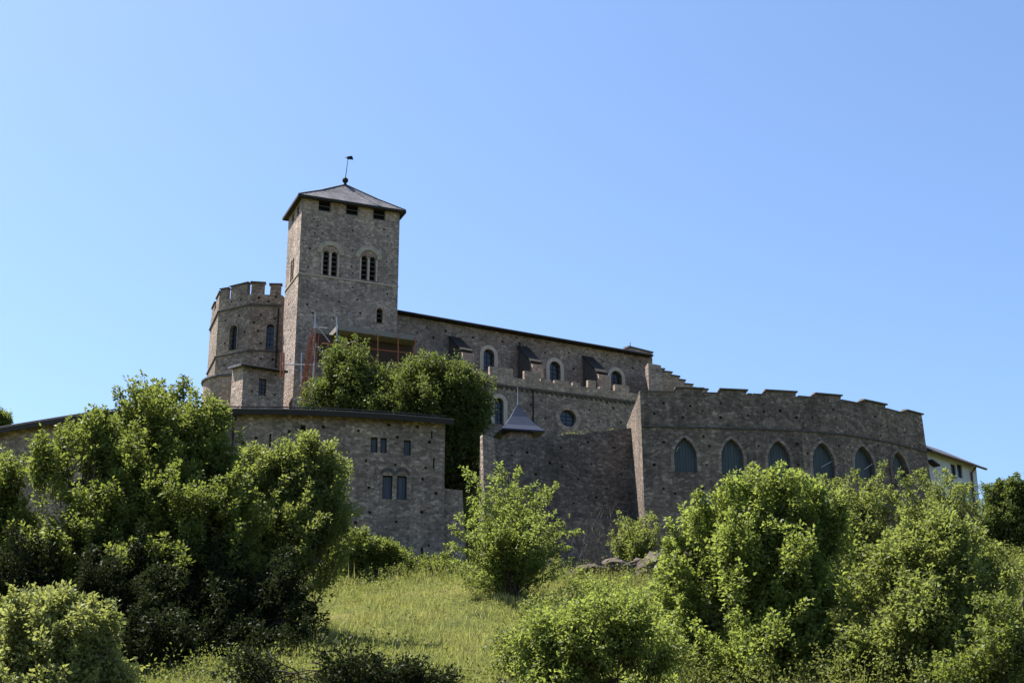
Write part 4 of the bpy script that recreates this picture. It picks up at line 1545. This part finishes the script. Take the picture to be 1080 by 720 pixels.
def tree(name, label, cat, base_px, Y, lobes, leafmat, leaf=.2, dens=1.0, up=.5, group=None, trunk_r=.22, stems=1, twig=(.18, .42), spread=.105, per=13, spr=15, bough=.54, shell=.6, plume=1.35, gaps=True, outline=(), bark='bark', depth=1.0, droop=.3):
    """lobes: (px, py, rx, ry[, dY]) as seen in the picture, given their real size at depth Y"""
    bx = (base_px - 540) / F_PX * Y * 1.02
    bz = float(ground(bx, Y))
    root = thing(name, label, cat, (bx, Y, bz), group)
    base = Vector((bx, Y, bz - .3))
    wood = MB()
    C, Ax, Tn = [], [], []
    cs = []
    for lb_ in lobes:
        px, py, rx, ry = lb_[:4]
        dy = lb_[4] if len(lb_) > 4 else 0
        c = at_depth(px, py, Y + dy)
        s = (c - CAM).length / math.hypot(F_PX, math.hypot(px - 540, py - 360))
        a, b = rx * s * 1.1, ry * s * 1.1
        cs.append((c, a, b))
    # stems then limbs to each lobe
    cen = sum((c for c, a, b in cs), Vector()) / len(cs)
    low = min(c.z - b for c, a, b in cs)
    forks = []
    ph0 = rng.uniform(0, 6.28, 4)
    origin = base.lerp(Vector((cen.x, cen.y, low)), .7)
    for k in range(stems):
        fx = base + Vector((random.uniform(-.5, .5) * (stems > 1), random.uniform(-.4, .4) * (stems > 1), 0))
        top = Vector((cen.x + random.uniform(-.6, .6) * stems, cen.y + random.uniform(-.6, .6), max(bz + 1.0, bz + (cen.z - bz) * .5)))
        limb(wood, fx, top, trunk_r / math.sqrt(stems), trunk_r * .65 / math.sqrt(stems), .06, 7, 8)
        forks.append(top)
    for c, a, b in cs:
        f = min(forks, key=lambda q: (q - c).length)
        start = f if c.z - b * .3 > f.z else base.lerp(f, .6)
        # leafy plumes: shoots that end in the outer part of the lobe and taper to a point
        wm = bough * .62
        area = 4 * math.pi * (((a * b) ** 1.6 * 2 + (a * a * depth) ** 1.6) / 3) ** (1 / 1.6)
        npl = max(6, int(area / (wm * wm * 4.4 * plume ** .7) * dens * .98))
        d0 = rng.normal(size=(npl, 3))
        d0[:, 2] += .25 + .35 * up
        d0 = unit(d0)
        ext = np.array([a, a * depth, b])
        shoot = rng.random(npl) < .2
        reach = np.where(rng.random(npl) < .25, rng.uniform(.3, .8, npl), rng.uniform(.66, 1.10, npl))
        reach = np.where(shoot, rng.uniform(1.0, 1.45, npl), reach)
        tips = np.array(c) + d0 * ext * reach[:, None]
        # holes in the crown
        q3 = tips * (.55 / wm * .6)
        hole = np.sin(q3[:, 0] * 1.1 + ph0[0]) * np.sin(q3[:, 1] * .9 + ph0[1]) + np.sin(q3[:, 2] * 1.3 + ph0[2]) * np.sin(q3[:, 0] * .7 - q3[:, 1] * .5 + ph0[3])
        keep = hole > (-.52 if len(cs) > 3 and gaps else -1.9)
        tips, d0, shoot = tips[keep], d0[keep], shoot[keep]
        npl = len(tips)
        if npl == 0:
            continue
        if npl > 5:
            limb(wood, start, c + Vector((0, 0, b * .15)), trunk_r * .5 / math.sqrt(stems), .035, .12, 7, 6)
        fr = tips - np.array(origin)
        ax0 = unit(unit(fr) * .75 + d0 * .35 + np.array([0, 0, up * .9]) + rng.normal(size=(npl, 3)) * .28)
        Lp = wm * rng.uniform(2.0, 4.6, npl) * plume * np.where(shoot, 1.35, 1)
        K = spr
        t = (np.arange(K)[None] + rng.random((npl, K))) / K                   # 0 at the tip
        wid = wm * (.10 + .95 * np.sin(np.clip(t * 1.15, 0, 1) * math.pi * .62) ** 1.1) * np.where(shoot, .5, 1)[:, None]
        bend = rng.normal(0, .18, (npl, 3))
        pb = tips[:, None] - ax0[:, None] * (t * Lp[:, None])[..., None] + bend[:, None] * (t * (1 - t) * Lp[:, None])[..., None]
        off = rng.normal(0, .5, (npl, K, 3)) * wid[..., None]
        pb = pb + off
        C.append(pb.reshape(-1, 3))
        av_ = ax0[:, None] * .9 + off / np.maximum(.05, wid)[..., None] * .8 + np.array([0, 0, .25 * up])
        Ax.append(unit(av_.reshape(-1, 3)))
        Tn.append(np.clip(np.repeat(rng.random(npl), K) * .75 + .25 * rng.random(npl * K), 0, 1))
        for q in range(min(npl, 26)):
            p1 = Vector(tips[q] - ax0[q] * Lp[q] * .25)
            p0 = Vector(tips[q] - ax0[q] * Lp[q])
            limb(wood, f.lerp(c, .55) if q % 3 == 0 else c + Vector((0, 0, -.3 * b)), p0, .055 * trunk_r / .25 + .008, .025, .12, 5, 4)
            limb(wood, p0, p1, .025, .008, .06, 3, 4)
    for px, py in outline:                   # single shoots that stand out of the crown
        for _ in range(2):
            tp_ = at_depth(px + random.gauss(0, 3), py + random.gauss(1.5, 2.5), Y + random.uniform(-1.6, 1.2))
            d_ = (tp_ - origin).normalized() * .8 + Vector((random.gauss(0, .12), random.gauss(0, .2), .75))
            d_.normalize()
            Ls = random.uniform(1.6, 3.0) * Y / 75
            K2 = 20
            q = (np.arange(K2) + rng.random(K2)) / K2
            wd = bough * (.06 + .62 * q)
            off = rng.normal(0, .45, (K2, 3)) * wd[:, None]
            p_ = np.array(tp_)[None] - np.array(d_)[None] * (q * Ls)[:, None] + off
            C.append(p_)
            Ax.append(unit(np.array(d_)[None] + off / np.maximum(.05, wd)[:, None] * .7))
            Tn.append(np.clip(rng.random() * .7 + .3 * rng.random(K2), 0, 1))
            wood.tube([tp_ - d_ * Ls * 1.1, tp_ - d_ * Ls * .5 + Vector((random.gauss(0, .05), 0, 0)), tp_ - d_ * .1], [.025, .015, .006], 4)
    C, Ax, Tn = np.concatenate(C), np.concatenate(Ax), np.concatenate(Tn)
    keep = C[:, 2] > ground(C[:, 0], C[:, 1]) + .15
    C, Ax, Tn = C[keep], Ax[keep], Tn[keep]
    n = len(C)
    ln = rng.uniform(twig[0], twig[1], n)
    sp_ = spread * rng.uniform(.7, 1.3, n)
    v, f = sprays(C, Ax, ln, per, sp_, leaf, droop)
    LEAVES[0] += len(f)
    wood.build('trunk', M[bark], root, smooth=True)
    cr_ = np_mesh('crown', v, f, M[leafmat], root)
    at_ = cr_.data.attributes.new('tint', 'FLOAT', 'POINT')
    at_.data.foreach_set('value', np.repeat(Tn, per * 4).astype(np.float32))
    return root


def shoot_tree(name, label, cat, base_px, Y, tips, leafmat, leaf=.15, n=90, spread_y=1.8, w0=.34, group=None, low=.3, dense=.085, rw=.045):
    """many long leafy shoots fanning out of one stool; tips as seen in the picture"""
    bx = (base_px - 540) / F_PX * Y * 1.02
    bz = float(ground(bx, Y))
    root = thing(name, label, cat, (bx, Y, bz), group)
    base = Vector((bx, Y, bz))
    wood = MB()
    C, Ax, Wd, Tn = [], [], [], []
    T = [at_depth(px, py, Y + random.uniform(-.6, .6) * spread_y) for px, py in tips]
    while len(T) < n:
        a_, b_ = random.sample(T[:len(tips)], 2)
        p = a_.lerp(b_, random.random())
        p = base.lerp(p, random.uniform(.45, .93))
        p += Vector((random.gauss(0, .25), random.gauss(0, .75) * spread_y, random.gauss(0, .25)))
        T.append(p)
    for t_ in T:
        if t_.z < ground(t_.x, t_.y) + .3:
            continue
        o_ = base + Vector((random.uniform(-.5, .5), random.uniform(-.5, .5), -.1))
        d_ = t_ - o_
        Ls = d_.length
        ctl = o_ + Vector((d_.x * .32, d_.y * .32, d_.z * .62)) + Vector((random.gauss(0, .05), random.gauss(0, .05), 0)) * Ls
        B = lambda q: o_ * (1 - q) ** 2 + ctl * (2 * q * (1 - q)) + t_ * q * q
        wood.tube([B(k / 7) for k in range(8)], [rw * (1 - .85 * k / 7) * min(1, Ls / 4) + .006 for k in range(8)], 5)
        m = max(6, int(Ls * (1 - low) / dense))
        tone = random.random()
        gap = random.uniform(0, 6.28)
        for k in range(m):
            q = low + (1 - low) * (k + random.random()) / m
            if math.sin(q * 17 + gap) < -.72:
                continue
            tan = (B(min(1, q + .03)) - B(q - .03)).normalized()
            w = w0 * (1.12 - .95 * q ** 1.6) * min(1.3, .6 + Ls / 8)
            off = Vector((random.gauss(0, 1), random.gauss(0, 1), random.gauss(0, .7))) * w * .62
            C.append(B(q) + off)
            Ax.append((tan * .9 + off / max(.05, w) * .8 + Vector((0, 0, .25))).normalized())
            Wd.append(w)
            Tn.append(min(1, max(0, tone * .7 + random.random() * .3)))
    C, Ax, Wd = np.array([list(c) for c in C]), np.array([list(a) for a in Ax]), np.array(Wd)
    per = 12
    v, f = sprays(C, Ax, rng.uniform(.15, .4, len(C)), per, np.clip(Wd * .38, .05, .16), leaf, .3)
    wood.build('trunk', M['bark'], root, smooth=True)
    tinted(np_mesh('crown', v, f, M[leafmat], root), np.repeat(np.array(Tn), per * 4))
    return root


HG = 'broadleaved trees on the hillside'
# --- left group
tree('broadleaf_tree', 'tallest hillside tree at left, its top standing above the curved roof edge', 'tree', 185, 72,
     [(184, 425, 36, 20), (156, 440, 28, 24), (210, 442, 28, 24), (182, 455, 40, 26), (180, 478, 50, 32), (150, 505, 48, 38, -1), (212, 505, 46, 40, -1), (180, 545, 68, 42, -2), (235, 545, 40, 40, -2), (130, 552, 40, 34, -2), (190, 590, 70, 34, -3)],
     'leaf_tall', .18, 1.0, .45, HG, .32, 2, depth=1.25, outline=[(150,412),(165,404),(180,408),(195,402),(207,408),(218,420),(228,432),(140,425),(134,440),(128,452),(110,480)])
tree('broadleaf_tree', 'hillside tree with a split crown left of the tallest tree', 'tree', 92, 69,
     [(103, 448, 15, 13), (100, 470, 24, 18), (66, 474, 22, 14), (88, 500, 26, 20), (120, 505, 34, 26), (108, 540, 36, 34, -1), (75, 575, 30, 22, -1), (125, 565, 40, 34, -2), (85, 590, 46, 30, -2)],
     'leaf_tall', .18, .95, .45, HG, .24, 1, outline=[(100,436),(108,433),(117,440),(92,445),(75,450),(62,454),(50,459),(42,463),(38,476),(60,470)])
tree('broadleaf_tree', 'hillside tree cut off by the left edge of the view', 'tree', 2, 71,
     [(12, 497, 24, 17), (-20, 505, 30, 30), (26, 518, 20, 20), (2, 545, 38, 34), (16, 580, 34, 34, -1), (-15, 590, 40, 40, -1)],
     'leaf_tall', .18, .9, .5, HG, .22, 1)
tree('broadleaf_tree', 'wide pale-green tree in front of the curved house windows', 'tree', 275, 76,
     [(322, 473, 13, 12), (300, 488, 26, 18), (338, 494, 20, 20), (262, 492, 24, 20), (282, 520, 42, 32), (330, 525, 34, 30), (245, 535, 38, 36), (350, 550, 16, 24), (300, 560, 52, 36, -1), (335, 580, 28, 26, -1), (255, 585, 44, 32, -2)],
     'leaf_robinia', .17, 1.0, .55, HG, .24, 3, outline=[(318,456),(325,459),(333,468),(348,474),(360,480),(365,492),(352,467),(290,474),(275,480),(262,470),(305,464),(370,530),(368,552),(362,578)])
BG = 'dark bushes under the left trees'
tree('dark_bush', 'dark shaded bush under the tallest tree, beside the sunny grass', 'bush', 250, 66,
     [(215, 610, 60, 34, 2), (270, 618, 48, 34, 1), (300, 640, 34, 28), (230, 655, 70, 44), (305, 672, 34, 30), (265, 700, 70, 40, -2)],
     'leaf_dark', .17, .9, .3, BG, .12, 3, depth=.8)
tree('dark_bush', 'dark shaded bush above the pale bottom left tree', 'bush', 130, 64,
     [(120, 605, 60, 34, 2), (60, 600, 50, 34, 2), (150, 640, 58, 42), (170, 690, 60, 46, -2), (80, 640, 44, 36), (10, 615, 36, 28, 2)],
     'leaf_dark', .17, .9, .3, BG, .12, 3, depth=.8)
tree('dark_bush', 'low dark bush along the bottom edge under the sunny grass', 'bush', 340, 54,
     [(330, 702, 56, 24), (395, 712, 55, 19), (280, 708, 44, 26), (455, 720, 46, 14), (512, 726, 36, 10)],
     'leaf_dark', .14, .8, .3, BG, .08, 3, depth=.8)  # scrub; its darkened leaves also stand in for tree shadow on the grass
tree('pale_tree', 'pale sunlit young tree in the bottom left corner', 'tree', 55, 38,
     [(58, 640, 28, 20), (92, 650, 24, 20), (25, 648, 28, 20), (62, 672, 46, 28), (112, 668, 16, 16), (12, 690, 44, 36), (80, 705, 42, 26), (130, 714, 18, 12), (40, 735, 70, 36)],
     'leaf_pale', .12, 1.9, .45, HG, .10, 3, twig=(.1, .26), spread=.07, bough=.42)
# --- middle
shoot_tree('young_tree', 'young upright tree with spreading stems standing alone in the middle of the slope', 'tree', 537, 84,
     [(527, 491), (513, 499), (545, 497), (500, 504), (490, 497), (537, 503), (561, 511), (574, 516), (586, 511), (497, 528), (484, 544), (476, 556), (474, 574), (479, 592), (486, 606), (600, 544), (607, 560), (598, 577), (603, 592), (590, 606), (550, 520), (520, 515), (508, 516), (566, 530), (582, 540), (490, 560), (592, 560), (530, 530), (480, 615), (560, 545), (510, 545), (500, 585), (575, 575)],
     'leaf_bright', .15, 120, 2.2, .42, HG)
shoot_tree('wall_shrub', 'loose green shrub at the foot of the rampart above the brown rock', 'shrub', 668, 101,
     [(652, 541), (658, 546), (668, 552), (684, 541), (690, 546), (694, 556), (645, 561), (642, 573), (697, 572), (676, 548), (650, 583), (692, 588), (662, 560)],
     'leaf_robinia', .16, 84, 1.5, .46)
tree('broadleaf_tree', 'big bushy tree in front of the second and third pointed windows', 'tree', 805, 63,
     [(800, 520, 28, 16), (768, 530, 18, 14), (830, 526, 24, 16), (790, 546, 44, 24), (848, 548, 32, 28), (755, 560, 32, 24), (722, 575, 22, 20), (735, 600, 36, 28), (800, 585, 60, 38, -1), (860, 585, 40, 42), (715, 610, 16, 18), (770, 630, 56, 40, -1), (840, 640, 60, 44, -1), (740, 660, 40, 36, -1), (810, 690, 80, 40, -2), (875, 690, 26, 40)],
     'leaf_bright', .175, 1.0, .55, HG, .3, 3, outline=[(782,500),(790,496),(800,499),(812,500),(823,494),(835,501),(846,499),(855,508),(865,513),(770,506),(755,518),(762,525),(733,521),(724,536),(708,551),(701,568),(695,590),(690,612),(884,522),(890,542)])
shoot_tree('broadleaf_tree', 'airy upright tree before the fourth and fifth pointed windows', 'tree', 908, 90,
     [(868, 502), (880, 506), (893, 505), (902, 495), (912, 510), (931, 489), (924, 503), (938, 514), (886, 520), (946, 524), (872, 520), (865, 535), (950, 545), (875, 560), (945, 570), (910, 525), (895, 545), (925, 550)],
     'leaf_robinia', .16, 80, 2.2, .42, HG, low=.25)
shoot_tree('broadleaf_tree', 'airy tree with feathery upright shoots before the white house', 'tree', 988, 92,
     [(948, 499), (958, 504), (966, 498), (973, 496), (985, 500), (979, 508), (997, 497), (1004, 503), (1012, 512), (1019, 510), (1027, 520), (1036, 527), (940, 520), (1040, 545), (945, 545), (960, 520), (995, 515), (1020, 535), (975, 525), (1005, 530), (1035, 565), (950, 570)],
     'leaf_robinia', .16, 110, 2.4, .46, HG, low=.25)
tree('broadleaf_tree', 'broad dense tree filling the lower right below the airy upright trees', 'tree', 985, 59,
     [(1000, 555, 34, 18), (965, 570, 28, 20), (1030, 572, 26, 20), (990, 590, 50, 30), (940, 605, 34, 26), (1035, 605, 30, 28), (965, 635, 56, 34, -1), (1015, 640, 44, 36), (915, 645, 26, 28), (930, 680, 40, 36, -1), (990, 690, 60, 40, -1), (905, 710, 30, 24)],
     'leaf_robinia', .17, 1.0, .5, HG, .3, 2, outline=[(960,561),(975,553),(990,549),(1005,546),(1020,551),(1035,561),(1048,576),(905,601),(890,622),(885,652),(882,692),(920,591),(935,581),(950,571)])
tree('broadleaf_tree', 'dark rounded tree at the right edge beside the white house', 'tree', 1075, 103,
     [(1066, 516, 16, 12), (1052, 532, 14, 14), (1080, 530, 18, 18), (1062, 555, 24, 22), (1090, 560, 26, 34), (1055, 585, 20, 22), (1095, 520, 18, 18), (1048, 515, 8, 8), (1045, 560, 14, 22)],
     'leaf_court', .2, 1.2, .4, HG, .2, 1, gaps=False)
tree('dark_bush', 'bush in the bottom right corner of the view', 'bush', 1055, 53,
     [(1060, 640, 26, 30), (1075, 670, 30, 34), (1045, 690, 30, 30), (1020, 715, 36, 20), (1080, 620, 24, 26), (1070, 595, 24, 18, 10)],
     'leaf_tall', .15, .9, .4, None, .1, 3)
tree('hillside_bush', 'round leafy bush at bottom centre between the grass and the big bushy tree', 'bush', 635, 55,
     [(600, 655, 24, 18), (635, 645, 26, 16), (670, 650, 24, 18), (570, 670, 20, 18), (620, 680, 48, 30), (668, 685, 36, 30), (565, 700, 26, 22), (700, 690, 22, 24), (640, 712, 70, 22)],
     'leaf_bright', .15, 1.0, .5, None, .1, 5, twig=(.2, .45), spread=.11, bough=.55, outline=[(560,650),(575,645),(590,650),(605,640),(620,635),(635,630),(650,632),(665,640),(680,650),(550,668),(700,660)])
shoot_tree('scrub_bush', 'low spreading scrub directly below the brown rock outcrop', 'bush', 650, 80,
     [(592, 622), (605, 615), (618, 612), (630, 616), (645, 618), (660, 624), (675, 627), (690, 622), (703, 612), (712, 622), (600, 632), (635, 628), (668, 638), (700, 638), (620, 640)],
     'leaf_bright', .15, 110, 2.2, .5, None, low=.12, rw=.025)
shoot_tree('scrub_bush', 'small scrub bush at the right foot of the young upright tree', 'bush', 572, 73,
     [(548, 640), (556, 634), (566, 630), (577, 634), (588, 628), (597, 640), (604, 650), (543, 655), (570, 648), (590, 655)],
     'leaf_robinia', .15, 64, 1.6, .42, None, low=.12, rw=.025)
shoot_tree('scrub_bush', 'straggly scrub bush at the edge of the sunny grass, left of the round leafy bush', 'bush', 540, 62,
     [(520, 672), (530, 664), (541, 660), (552, 664), (512, 684), (560, 672), (535, 680), (550, 685)],
     'leaf_robinia', .13, 50, 1.4, .36, None, low=.12, rw=.02)
BB = 'bushes along the foot of the wall'
for lab, bx_, lo_, y_ in (('rounded bush at the wall foot beside the pale-green tree', 378, [(372, 573, 18, 14), (390, 580, 14, 12), (360, 590, 20, 14)], 95),
                          ('bush at the wall foot right of the rounded one', 408, [(400, 584, 18, 14), (416, 588, 14, 13), (388, 594, 16, 10)], 95.5),
                          ('low hedge-like bush at the wall foot above the fallen branch', 448, [(430, 598, 16, 13), (450, 600, 17, 14), (470, 602, 16, 14), (486, 610, 14, 14)], 95)):
    tree('wall_bush', lab, 'bush', bx_, y_, lo_, 'leaf_tall', .18, .9, .5, BB, .06, 3, bough=.5)
# --- courtyard
tree('courtyard_tree', 'dense dark courtyard tree between the curved house and the church', 'tree', 445, 124,
     [(362, 380, 24, 17), (344, 404, 16, 13), (368, 404, 24, 14), (398, 390, 10, 9), (392, 410, 24, 12), (425, 398, 24, 14), (455, 388, 26, 14), (488, 402, 22, 15), (425, 420, 46, 18), (470, 422, 40, 22), (500, 428, 17, 22), (405, 438, 50, 18), (460, 455, 46, 28, 1), (494, 455, 18, 26, 1), (485, 480, 24, 24, 0), (482, 505, 26, 22, 1), (470, 520, 28, 16, 2), (330, 415, 10, 9)],
     'leaf_court', .24, 1.3, .35, None, .38, 1, twig=(.25, .5), spread=.2, bough=.85, depth=.9, gaps=False)
tree('distant_tree', 'tip of a tree showing above the roof at the far left edge', 'tree', -8, 130,
     [(-6, 437, 12, 9), (2, 441, 7, 6), (-14, 455, 14, 12)], 'leaf_tall', .25, .9, .5, None, .2, 1)

print('LEAVES', LEAVES)
# --- bare shrub
bs = thing('bare_shrub', 'bare grey leafless shrub in front of the curtain wall', 'shrub', (float(at_depth(627, 600, 99).x), 99, float(ground(at_depth(627, 600, 99).x, 99))))
mb = MB()
for k in range(34):
    px = random.gauss(625, 13)
    b_ = bs.location + Vector((random.uniform(-.8, .8), random.uniform(-.5, .5), -.1))
    t_ = at_depth(px, random.uniform(528, 575), 99 + random.uniform(-.8, .8))
    p = limb(mb, b_, t_, .03, .007, .1, 6, 4)
    for s in (3, 4, 5):
        limb(mb, p[s], p[s] + Vector((random.uniform(-.5, .5), random.uniform(-.4, .4), random.uniform(.2, .9))), .012, .004, .1, 3, 3)
mb.build('twigs', M['twig'], bs)

# --- rock outcrop
ro = at_depth(672, 612, 97)
rk = MB()
for (px, py, w, h, d, tl) in ((682, 602, 24, 15, 1.6, .35), (655, 600, 20, 10, 1.3, -.25), (692, 614, 18, 14, 1.5, .1), (630, 602, 22, 6, 1.0, -.15), (608, 606, 16, 5, .8, .1), (668, 596, 14, 5, 1, .2), (700, 610, 12, 10, 1.0, .2)):
    c = at_depth(px, py, 97)
    s = 97 / F_PX
    nseg = 12
    rings = []
    for j in range(7):
        tt = -1 + 2 * j / 6
        rr_ = math.sqrt(max(.03, 1 - abs(tt) ** 3))
        rings.append([c + Vector((w * s * rr_ * math.cos(2 * math.pi * k / nseg) * random.uniform(.82, 1.12), d * rr_ * math.sin(2 * math.pi * k / nseg) * random.uniform(.8, 1.1),
                                  h * s * tt * random.uniform(.85, 1.1) + tl * math.cos(2 * math.pi * k / nseg))) for k in range(nseg)])
    for p, q2 in zip(rings, rings[1:]):
        for k in range(nseg):
            rk.poly([p[k], p[(k + 1) % nseg], q2[(k + 1) % nseg], q2[k]])
    rk.poly(rings[-1], (0, 0, 1))
o = rk.build('rock_outcrop', M['rock'])
tag(o, 'brown cracked rock outcrop below the shrub at the rampart foot', 'rock')

lg = MB()
p0, p1 = at_depth(438, 631, 91), at_depth(459, 625, 92.5)
for p in (p0, p1):
    p.z = float(ground(p.x, p.y)) + .22
limb(lg, p0, p1, .10, .06, .05, 6, 6)
limb(lg, p0.lerp(p1, .5), p0.lerp(p1, .5) + Vector((.5, .2, .35)), .05, .02, .1, 4, 5)
tag(lg.build('fallen_branch', M['twig']), 'grey fallen branch lying in the sunny grass', 'branch')

# --- meadow grass
nG = 150000
gx = rng.uniform(-26, 20, nG)
gy = 50 + 49 * rng.random(nG) ** .9
gz = ground(gx, gy)
clump = .5 + .5 * np.sin(gx * 1.3 + 2 * np.sin(gy * .7)) * np.sin(gy * 1.1 + 1.5 * np.sin(gx * .6))
bare = np.sin(gx * .62 + 1.1 * np.sin(gy * .41)) * np.sin(gy * .53 - gx * .2 + .6)
keep_g = (bare < .72) | (rng.random(nG) < .25)
keep_g &= ~((gy > 94.5) & (gx > 4) & (gx < 11))
gx, gy, gz, clump = gx[keep_g], gy[keep_g], gz[keep_g], clump[keep_g]
nG = len(gx)
hh = rng.uniform(.18, .46, nG) * (.35 + 1.15 * clump ** 1.5) * np.where(rng.random(nG) < .06, 1.9, 1) * (1 + .9 * sstep(88, 97, gy))
pos = np.stack([gx, gy, gz - .02], 1)
d = np.stack([rng.normal(0, .35, nG), rng.normal(0, .35, nG), np.ones(nG)], 1)
nn = rng.normal(size=(nG, 3))
dry = .5 + .28 * np.sin(gx * .45 + 1.5 * np.sin(gy * .3)) * np.sin(gy * .5 + gx * .2) + .25 * np.sin(gx * .17 - gy * .23 + 1) + .5 * sstep(90, 97, gy) + rng.normal(0, .12, nG)
v, f = leaf_mesh(pos, d, nn, hh * 1.15, rng.uniform(.022, .045, nG))
tag(tinted(np_mesh('meadow_grass', v, f, M['grass']), np.repeat(np.clip(dry, 0, 1), 4)), 'tall meadow grass on the sunny slope', 'grass', None, 'stuff')

# --- weeds between the bushes
nW = 7000
wx = rng.uniform(-18, 34, nW)
wy = rng.uniform(54, 101, nW)
rockfree = ~((wy > 93) & (wx > 3.5) & (wx < 11.5))
ok = rockfree & ((wx > 3 + (wy - 60) * .02) | ((wy > 90) & (wx > -14)) | (rng.random(nW) < .05) | (wy < 60))
wx, wy = wx[ok], wy[ok]
c = np.stack([wx, wy, ground(wx, wy)], 1)
ax = unit(np.stack([rng.normal(0, .3, len(wx)), rng.normal(0, .3, len(wx)), np.ones(len(wx))], 1))
v, f = sprays(c, ax, rng.uniform(.3, 1.5, len(wx)) * np.where(wx > 2, 1.3, .8), 36, rng.uniform(.16, .42, len(wx)), .13)
tag(tinted(np_mesh('undergrowth', v, f, M['weed']), np.repeat(rng.random(len(wx)), 36 * 4)), 'weedy undergrowth between the bushes', 'undergrowth', None, 'stuff')
# weeds on the wall top
tp = np.array([list(PC.at(*p)) for p in top])
nw_ = 34
spot = rng.choice([6.3, 7.1, 7.6, 8.4, 9.2, 10.4], nw_) + rng.normal(0, .12, nw_)
k = np.floor(spot).astype(int)
tt = (spot - k)[:, None]
c = tp[k] * (1 - tt) + tp[k + 1] * tt + np.array([0, .5, -.05])
ax = unit(np.stack([rng.normal(0, .5, nw_), rng.normal(0, .4, nw_), np.ones(nw_)], 1))
v, f = sprays(c, ax, rng.uniform(.1, .5, nw_), 8, np.full(nw_, .10), .09)
tag(np_mesh('wall_weeds', v, f, M['grass']), 'dry weeds along the top of the curtain wall', 'weeds', None, 'stuff')

# =================================================================== LIGHT
SUN_AZ, SUN_EL = math.atan2(-.87, .5), R(58)     # azimuth measured from +Y towards +X
to_sun = Vector((math.sin(SUN_AZ) * math.cos(SUN_EL), math.cos(SUN_AZ) * math.cos(SUN_EL), math.sin(SUN_EL)))
ld = bpy.data.lights.new('sun', 'SUN')
ld.energy = 5.0
ld.angle = R(.5)
ld.color = (1.0, .95, .87)
sun = bpy.data.objects.new('sun', ld)
col.objects.link(sun)
sun.location = (-40, 60, 90)
sun.rotation_euler = (-to_sun).to_track_quat('-Z', 'Y').to_euler()
w = bpy.data.worlds.new('World')
scene.world = w
w.use_nodes = True
nt = w.node_tree
bg = nt.nodes['Background']
sky = nt.nodes.new('ShaderNodeTexSky')
sky.sky_type = 'NISHITA'
sky.sun_disc = False
sky.sun_elevation = SUN_EL
sky.sun_rotation = SUN_AZ
sky.altitude = 500
sky.air_density = 1.0
sky.dust_density = 1.5
sky.ozone_density = 6.0
nt.links.new(sky.outputs[0], bg.inputs[0])
bg.inputs[1].default_value = .085
vs = scene.view_settings
vs.view_transform = 'Standard'
vs.look = 'None'
vs.exposure = 1.45
vs.gamma = 1
vs.use_curve_mapping = False
scene.cycles.max_bounces = 8
scene.cycles.transparent_max_bounces = 4
scene.cycles.use_denoising = True
